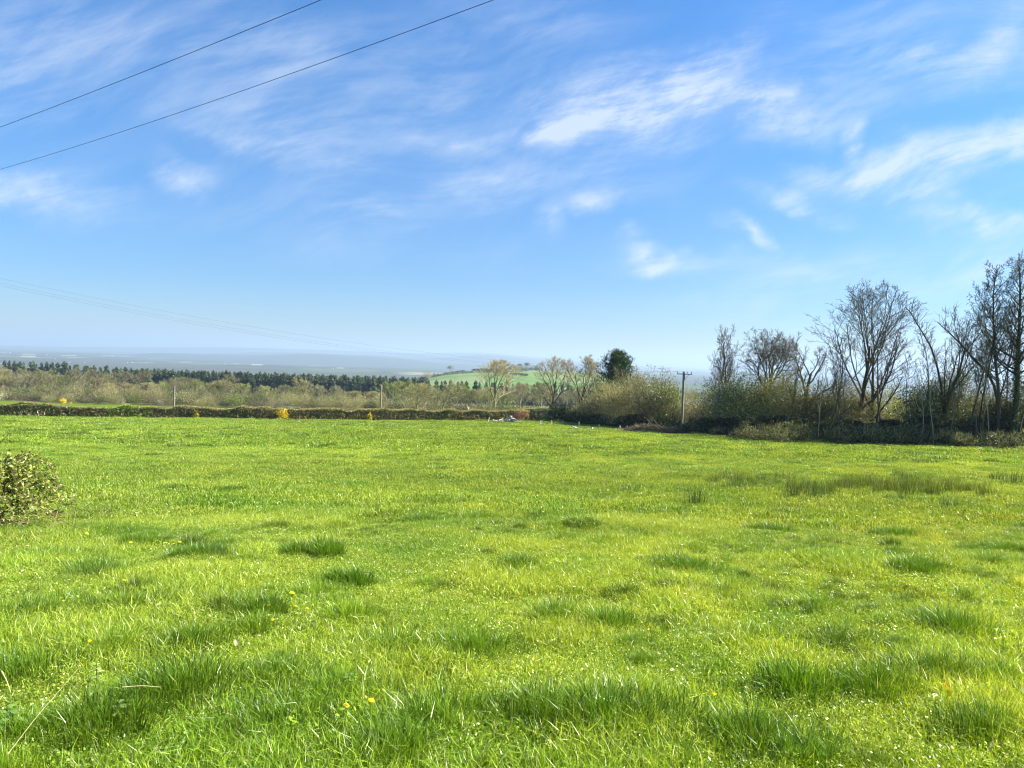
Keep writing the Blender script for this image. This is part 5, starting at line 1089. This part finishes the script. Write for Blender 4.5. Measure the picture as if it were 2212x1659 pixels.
# the dark tussocks one can see in the photograph (2212 px wide coordinates: x, y, width)
HERO = [(480,1190,160),(700,1190,120),(1120,1222,80),(1485,1230,130),(510,1330,110),(1240,1320,90),(1340,1345,120),(820,1400,70),(790,1490,150),(900,1530,130),(1790,1490,140),(1900,1490,90),(2120,1470,110),(1990,1455,100),(2010,1345,130),(1900,1145,90),(1980,1150,70),(1660,1142,70),
        (370,1052,70),(295,1165,60),(200,962,50),(130,978,50),(740,1045,80),(1135,1030,60),(920,1122,50),(680,1000,60),(1430,1105,110),(1520,1118,60),(2180,1185,120),(1600,1570,120),(600,1560,150),(1180,1540,100),(360,1500,130),(620,1470,90),(100,1190,150),(200,1240,150),(60,1330,200),(250,1330,150),(500,1060,50),(1000,1075,50),(1250,1070,50),
        (1470,1000,40),(1750,1010,50),(1560,955,40),(380,1400,120),(1060,1390,120),(1850,965,40),(1700,1610,150),(900,1600,160),(2170,1600,150),(1350,1560,120),(150,1560,200),(1990,1235,90),(760,1245,90),(30,1460,150)]
for hx, hy, hw in HERO:
    p = hits(hx*1.8228, (hy+8)*1.8228); w = hw*1.8228/3.9375/FPX*p.y; pr = TUSS if p.y < 15 else MIDT if p.y < 42 else FART; k = max(2, min(7, int(w/.17))); xx = p.x+rg.uniform(-.5, .5, k)*w; yy = p.y+rg.uniform(-.3, .3, k)*w
    m = infield(xx, yy); xx, yy = xx[m], yy[m]; k = len(xx)
    if k: put(xx, yy, pick(pr, k), rg.uniform(.8, 1.15, k), np.array((.42, .60, .32))*rg.uniform(.8, 1.15, (k, 1)))  # dark plants, tint darkened further for their shaded sides
def gn_points(name, P, label=None, cat=None):
    me = bpy.data.meshes.new(name); co = np.vstack(P['co']).astype(np.float32); n = len(co); me.vertices.add(n); me.vertices.foreach_set('co', co.ravel())
    for nm, ty, key, dt in (('rot', 'FLOAT_VECTOR', 'vector', 'rot'), ('scl', 'FLOAT_VECTOR', 'vector', 'scl'), ('tint', 'FLOAT_COLOR', 'color', 'tint'), ('idx', 'INT', 'value', 'idx')):
        a = me.attributes.new(nm, ty, 'POINT'); d = np.concatenate(P[dt]) if nm == 'idx' else np.vstack(P[dt])
        if nm == 'tint': d = np.hstack([d, np.ones((n, 1))])
        a.data.foreach_set(key, np.ascontiguousarray(d, np.int32 if nm == 'idx' else np.float32).ravel())
    o = link(name, me); ng = bpy.data.node_groups.new(name, 'GeometryNodeTree')
    ng.interface.new_socket('Geometry', in_out='INPUT', socket_type='NodeSocketGeometry'); ng.interface.new_socket('Geometry', in_out='OUTPUT', socket_type='NodeSocketGeometry')
    N, L = ng.nodes, ng.links; gi = N.new('NodeGroupInput'); go = N.new('NodeGroupOutput'); ip = N.new('GeometryNodeInstanceOnPoints'); ci = N.new('GeometryNodeCollectionInfo')
    ci.inputs[0].default_value = GC; ci.inputs[1].default_value = True; ci.inputs[2].default_value = True; ip.inputs['Pick Instance'].default_value = True
    def na(nm, ty): q = N.new('GeometryNodeInputNamedAttribute'); q.data_type = ty; q.inputs[0].default_value = nm; return q.outputs['Attribute']
    L.new(gi.outputs[0], ip.inputs['Points']); L.new(ci.outputs[0], ip.inputs['Instance']); L.new(na('idx', 'INT'), ip.inputs['Instance Index'])
    er = N.new('FunctionNodeEulerToRotation'); L.new(na('rot', 'FLOAT_VECTOR'), er.inputs[0]); L.new(er.outputs[0], ip.inputs['Rotation']); L.new(na('scl', 'FLOAT_VECTOR'), ip.inputs['Scale'])
    L.new(ip.outputs[0], go.inputs[0]); o.modifiers.new('instances', 'NODES').node_group = ng; tag(o, kind='stuff'); return o
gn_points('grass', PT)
# rushes: the band on the right
PT = dict(co=[], rot=[], scl=[], idx=[], tint=[])
def rpatch(cx, cy, sx, sy, n):
    X = rg.normal(cx, sx, n); Y = rg.normal(cy, sy, n); P = [hits(a*1.8228, b*1.8228) for a, b in zip(X, Y)]; k = [i for i, p in enumerate(P) if infield(np.array(p.x), np.array(p.y)) and p.y < 70]
    x = np.array([P[i].x for i in k]); y = np.array([P[i].y for i in k]); n = len(k); put(x, y, pick(RUSH, n), rg.uniform(.7, 1.15, n)*.95, np.array((.38, .40, .38))*rg.uniform(.75, 1.35, (n, 1)))
for cx_, cy_, n_ in [(1590, 1040, 10), (1625, 1050, 14), (1660, 1046, 8), (1700, 1058, 12), (1735, 1066, 16), (1765, 1056, 12), (1790, 1068, 18), (1820, 1054, 14), (1845, 1064, 22), (1880, 1052, 20), (1905, 1062, 26), (1935, 1056, 18), (1960, 1068, 22), (1990, 1060, 14), (2010, 1068, 18), (2050, 1062, 14), (2085, 1068, 12), (2120, 1070, 9), (1950, 1036, 8), (2000, 1040, 8), (2060, 1045, 6), (1870, 1038, 6), (1560, 1036, 5), (1680, 1036, 5)]: rpatch(cx_, cy_, 11, 4.5, max(3, int(n_*.6)))
gn_points('rushes', PT)
def rush_thing(sx, sy, label, s=1, n=110):
    v, f4, f3, c = blades(rg, n, .30, .35, .72, .009, .14, .08, .8, .35); col = np.array((.055, .095, .030))*(.5+c[:, 1:2]) ; me = mesh('rush_clump', v, [f4, f3], M_LEAF, col)
    tag(link('rush_clump', me, None, hits(sx, sy), 0, s), label, 'rush')
for q in [(3995, 1905, 'tall dark green rush clump near the right edge of the field', 1.25), (3915, 1895, 'brownish rush clump with a white stem near the right edge', .9), (2805, 1903, 'rush clump at the left end of the rush band', .85), (2735, 1990, 'lone thin rush clump below the left end of the rush band', .95), (2880, 1925, 'dark rush clump second from the left of the rush band', .95),
          (3000, 1893, 'small rush clump above the left part of the rush band', .6), (3210, 1965, 'dark upright rush clump at the front of the rush band', .9), (3115, 1960, 'twin-stemmed rush clump at the front left of the rush band', .8), (3100, 1772, 'small rush clump near the low bushes', .6), (3475, 1770, 'small dark rush clump by the dark bank', .6), (3740, 2010, 'thin rush clump in front of the rush band on the right', .8), (2750, 1770, 'faint rush clump right of the utility pole', .5), (3260, 1784, 'wide low rush patch at the foot of the shaded bank', .6)]:
    rush_thing(*q[:3], s=q[3])

# ------------------------------------------------------------------ flowers and small things in the grass
def disc_flower(name, r_, n, hh, pet, ctr, seed, layers=2, st=(.12, .2, .05)):
    r = np.random.default_rng(seed); e = empty(name, (0, 0, 0)); g = Geo(); a = np.linspace(0, 6.28, n, endpoint=False)
    for l in range(layers):
        rr = r_*(1-.3*l); al = a+l*.2; c, s = np.cos(al), np.sin(al); w = rr*.22; z0 = hh+.002*l; up = rr*(.10+.25*l)
        V = np.stack([np.stack([c*rr*.1, s*rr*.1, np.full(n, z0)], 1), np.stack([c*rr*.7-s*w, s*rr*.7+c*w, np.full(n, z0+up)], 1), np.stack([c*rr, s*rr, np.full(n, z0+up*.8)], 1), np.stack([c*rr*.7+s*w, s*rr*.7-c*w, np.full(n, z0+up)], 1)], 1).reshape(-1, 3)
        g.add(V, np.arange(n*4).reshape(-1, 4), np.array(pet))
    part('petals', g.mesh('petals', M_LEAF), e); g = Geo(); V, F = tubes(np.array([[(0, 0, hh-.001), (0, 0, hh+.004), (0, 0, hh+.006)]]), np.array([[r_*.28, r_*.25, .0005]]), 8); g.add(V, F, np.array(ctr)); part('centre', g.mesh('centre', M_LEAF), e)
    g = Geo(); V, F = tubes(np.array([[(0, 0, -.03), (.004, 0, hh*.6), (0, 0, hh)]]), np.full((1, 3), .0015), 4); g.add(V, F, np.array(st)); part('stem', g.mesh('stem', M_LEAF), e); return e
dz = disc_flower('daisy', .014, 14, .085, (.80, .80, .78), (.75, .55, .04), 1, 1); dd_ = disc_flower('dandelion', .021, 16, .12, (.86, .76, .03), (.86, .68, .03), 2, 3)
DAISY = [(1464,2285),(1444,2301),(1766,2239),(1758,2280),(1777,2287),(1956,2280),(1956,2401),(1791,2458),(2880,2400),(3430,2404),(2681,2511),(2802,2555),(2843,2553),(2654,2698),(3415,2376),(2969,2456),(3037,2454),(3014,2510),(3040,2501),(3964,2790),(3687,2799),(3762,2837),(3483,2683),
         (2922,1931),(2933,1931),(3040,1934),(3558,1944),(2988,1892),(3225,1999),(3367,2132),(3399,2142),(3432,2140),(3406,2149),(3469,2138),(3448,2164),(3590,2159),(3919,2022),(3692,2158),(2962,2074),(660,1950),(668,1949),(676,1951),(690,1949),(698,1955),(270,1902),(280,1900),(700,1780),(735,1788),(1990,2000),(2010,2003),(1230,1930),(1600,1880),(1612,1884),(2300,1850),(2420,2040),(2433,2044),(1105,2110),(1930,2520),(1010,2560),(3100,2290),(3180,2300),(3540,2260),(2520,2290),(2260,2350),(3820,2350),(3870,2440),(2700,2380)]
for i in range(70): DAISY.append((random.uniform(0, 4032), 1690+2200*random.random()**2.2*.3))
for i, (sx, sy) in enumerate(DAISY):
    o = dz if i == 0 else copy_tree(dz); p = hits(sx, sy); o.location = p; far = min(1.6, max(1, p.y/12)); o.rotation_euler = (random.uniform(-.1, .35), random.uniform(-.3, .3), random.uniform(0, 6)); s = random.uniform(.9, 1.2)*far; o.scale = (s, s, 1.3 if far < 1.5 else 2)
    tag(o, 'small white daisy open in the grass', 'daisy', 'white daisies scattered over the field')
DAND = [(1130,2377,1.3),(1073,2431,1),(1153,2439,1),(1190,2447,1),(1089,2489,1.1),(1334,2858,1),(1445,2823,.9),(1702,2209,1),(485,2320,1.2),(370,2574,.7),(329,2124,1.3),(407,2125,1),(505,2160,1),(499,2047,1.2),(531,2079,1.2),(698,2158,1.2),(687,2169,1),(2836,2813,.9)]
for i, (sx, sy, s) in enumerate(DAND):
    o = dd_ if i == 0 else copy_tree(dd_); p = hits(sx, sy+14); o.location = p; o.rotation_euler = (.25, random.uniform(-.2, .2), random.uniform(0, 6)); o.scale = (s, s, 1.15)
    tag(o, 'bright yellow dandelion flower in the grass' if i else 'largest yellow dandelion, above the dark tussock left of centre', 'dandelion', 'yellow dandelions in the left half of the field')
def dead_leaf(sx, sy, size, col, label, seed=0):
    r = np.random.default_rng(seed); n = 7; a = np.linspace(-1, 1, n); X, Y = np.meshgrid(a, a); wdt = np.sqrt(np.maximum(0, 1-Y**2))*.6; V = np.stack([X*wdt*size, Y*size, (X**2)*size*.35+np.abs(Y)*size*.15], -1).reshape(-1, 3)
    i = np.arange(n*n).reshape(n, n); F = np.stack([i[:-1, :-1], i[:-1, 1:], i[1:, 1:], i[1:, :-1]], -1).reshape(-1, 4); p = hits(sx, sy); p.z += .075
    o = link('dead_leaf', mesh('dead_leaf', V, F, M_LEAF, np.tile(np.array(col), (n*n, 1)), smooth=True), None, p); o.rotation_euler = (1.0, .3, r.uniform(0, 2)); tag(o, label, 'leaf')
dead_leaf(3723, 2755, .045, (.32, .12, .03), 'single rust-brown dead leaf lying in the grass at the lower right')
dead_leaf(928, 2570, .03, (.62, .58, .38), 'pale dry leaf beside the bare hole left of centre', 2); dead_leaf(612, 2435, .03, (.62, .60, .36), 'pale straw-coloured leaf in the grass above the lower left', 3)
def straw(pts, label, w=.0035, col=(.62, .55, .34)):
    P = []
    for q in pts: p = hits(q[0], q[1]); P.append((p.x, p.y, p.z+q[2]))
    P = np.array(P); t = np.linspace(0, 1, 12); tt = np.linspace(0, 1, len(P)); A = np.stack([np.interp(t, tt, P[:, k]) for k in range(3)], 1); A[1:-1] = (A[:-2]+2*A[1:-1]+A[2:])/4; o = A[0].copy(); g = Geo(); V, F = tubes((A-o)[None], np.linspace(w, w*.4, 12)[None], 5); g.add(V, F, np.array(col)); tag(link('straw_stem', g.mesh('straw_stem', M_LEAF), None, o), label, 'straw')
straw([(30, 3010, .05), (150, 2900, .12), (240, 2820, .16), (310, 2757, .2)], 'long pale dry stalk slanting up from the bottom left corner', .0016); straw([(480, 2814, .16), (560, 2814, .17), (630, 2814, .16)], 'pale dry blade lying level in the lower left grass', .0035)
straw([(5, 2790, .22), (25, 2810, .19), (42, 2832, .15)], 'short pale stalk at the lower left edge', .0035); straw([(240, 2704, .16), (290, 2712, .18), (330, 2748, .14)], 'curved pale green stalk in the lower left grass', .0028, (.35, .45, .15)); straw([(2945, 2890, .02), (2955, 2920, .03), (2965, 2945, .02)], 'short dark twig lying in the grass at the lower right of centre', .004, (.08, .06, .04))
def broad_plant(sx, sy, n, size, label, seed, h=.22, col=(.24, .34, .12)):
    r = np.random.default_rng(seed); p = hits(sx, sy); g = Geo(); e = tag(empty('broadleaf_weed', p), label, 'weed'); a = np.arange(n)*2.4; z = np.linspace(.3, 1, n)*h; L_ = size*(1.2-.5*np.linspace(0, 1, n))
    for k in range(n):
        m = 6; t = np.linspace(0, 1, m); w = size*.28*np.sin(np.clip(t*math.pi, .15, 3.0))*(1+.25*np.sin(t*18)); c = np.array((math.cos(a[k]), math.sin(a[k]), 0)); s = np.array((-c[1], c[0], 0)); mid = c*(L_[k]*t)[:, None]+np.array((0, 0, 1))*(z[k]+L_[k]*(.6*t-.6*t*t))[:, None]
        V = np.concatenate([mid-s*w[:, None], mid+s*w[:, None]]); i = np.arange(m-1); g.add(V, np.stack([i, i+1, i+1+m, i+m], 1), np.array(col)*r.uniform(.6, 1.3))
    part('leaves', g.mesh('leaves', M_LEAF), e); g = Geo(); V, F = tubes(np.array([[(0, 0, -.03), (.005, 0, h*.5), (0, 0, h)]]), np.full((1, 3), .004), 5); g.add(V, F, np.array((.12, .12, .06))); part('stem', g.mesh('stem', M_LEAF), e)
broad_plant(378, 2710, 8, .055, 'upright weed with pale jagged leaves in the lower left grass', 1, .16, (.26, .38, .12)); broad_plant(215, 2560, 7, .06, 'low weed with pale leaves left of the dandelion', 2, .10); broad_plant(470, 2830, 7, .07, 'weed with greyish jagged leaves near the level dry blade', 3, .09, (.22, .34, .12)); broad_plant(40, 2860, 7, .08, 'dark-leaved weed at the lower left edge', 4, .10, (.12, .2, .05))
broad_plant(1750, 2750, 10, .04, 'dark leafy weed in the shaded hollow at lower centre', 5, .07, (.12, .22, .05)); broad_plant(1640, 2790, 10, .04, 'second leafy weed left in the shaded hollow', 6, .07, (.12, .22, .05)); broad_plant(1370, 2730, 9, .05, 'small leafy weed at the left of the shaded hollow', 7, .12, (.16, .25, .09))
# ------------------------------------------------------------------ the air
def build_haze():
    V, F = box(-60000, 60000, -60, 34000, -175, HAZE_TOP)
    m, nt, N, L, out = material('haze_air')
    v = N.new('ShaderNodeVolumePrincipled'); v.inputs['Color'].default_value = HAZE_COL; v.inputs['Density'].default_value = HAZE_D
    v.inputs['Anisotropy'].default_value = .2
    L.new(v.outputs[0], out.inputs['Volume'])
    try: m.cycles.homogeneous_volume = True
    except Exception: pass
    tag(link('haze', mesh('haze', V, F, m)), kind='stuff')
HAZE_TOP, HAZE_D, HAZE_COL = 215, .00014, (.48, .63, .765, 1)
build_haze()
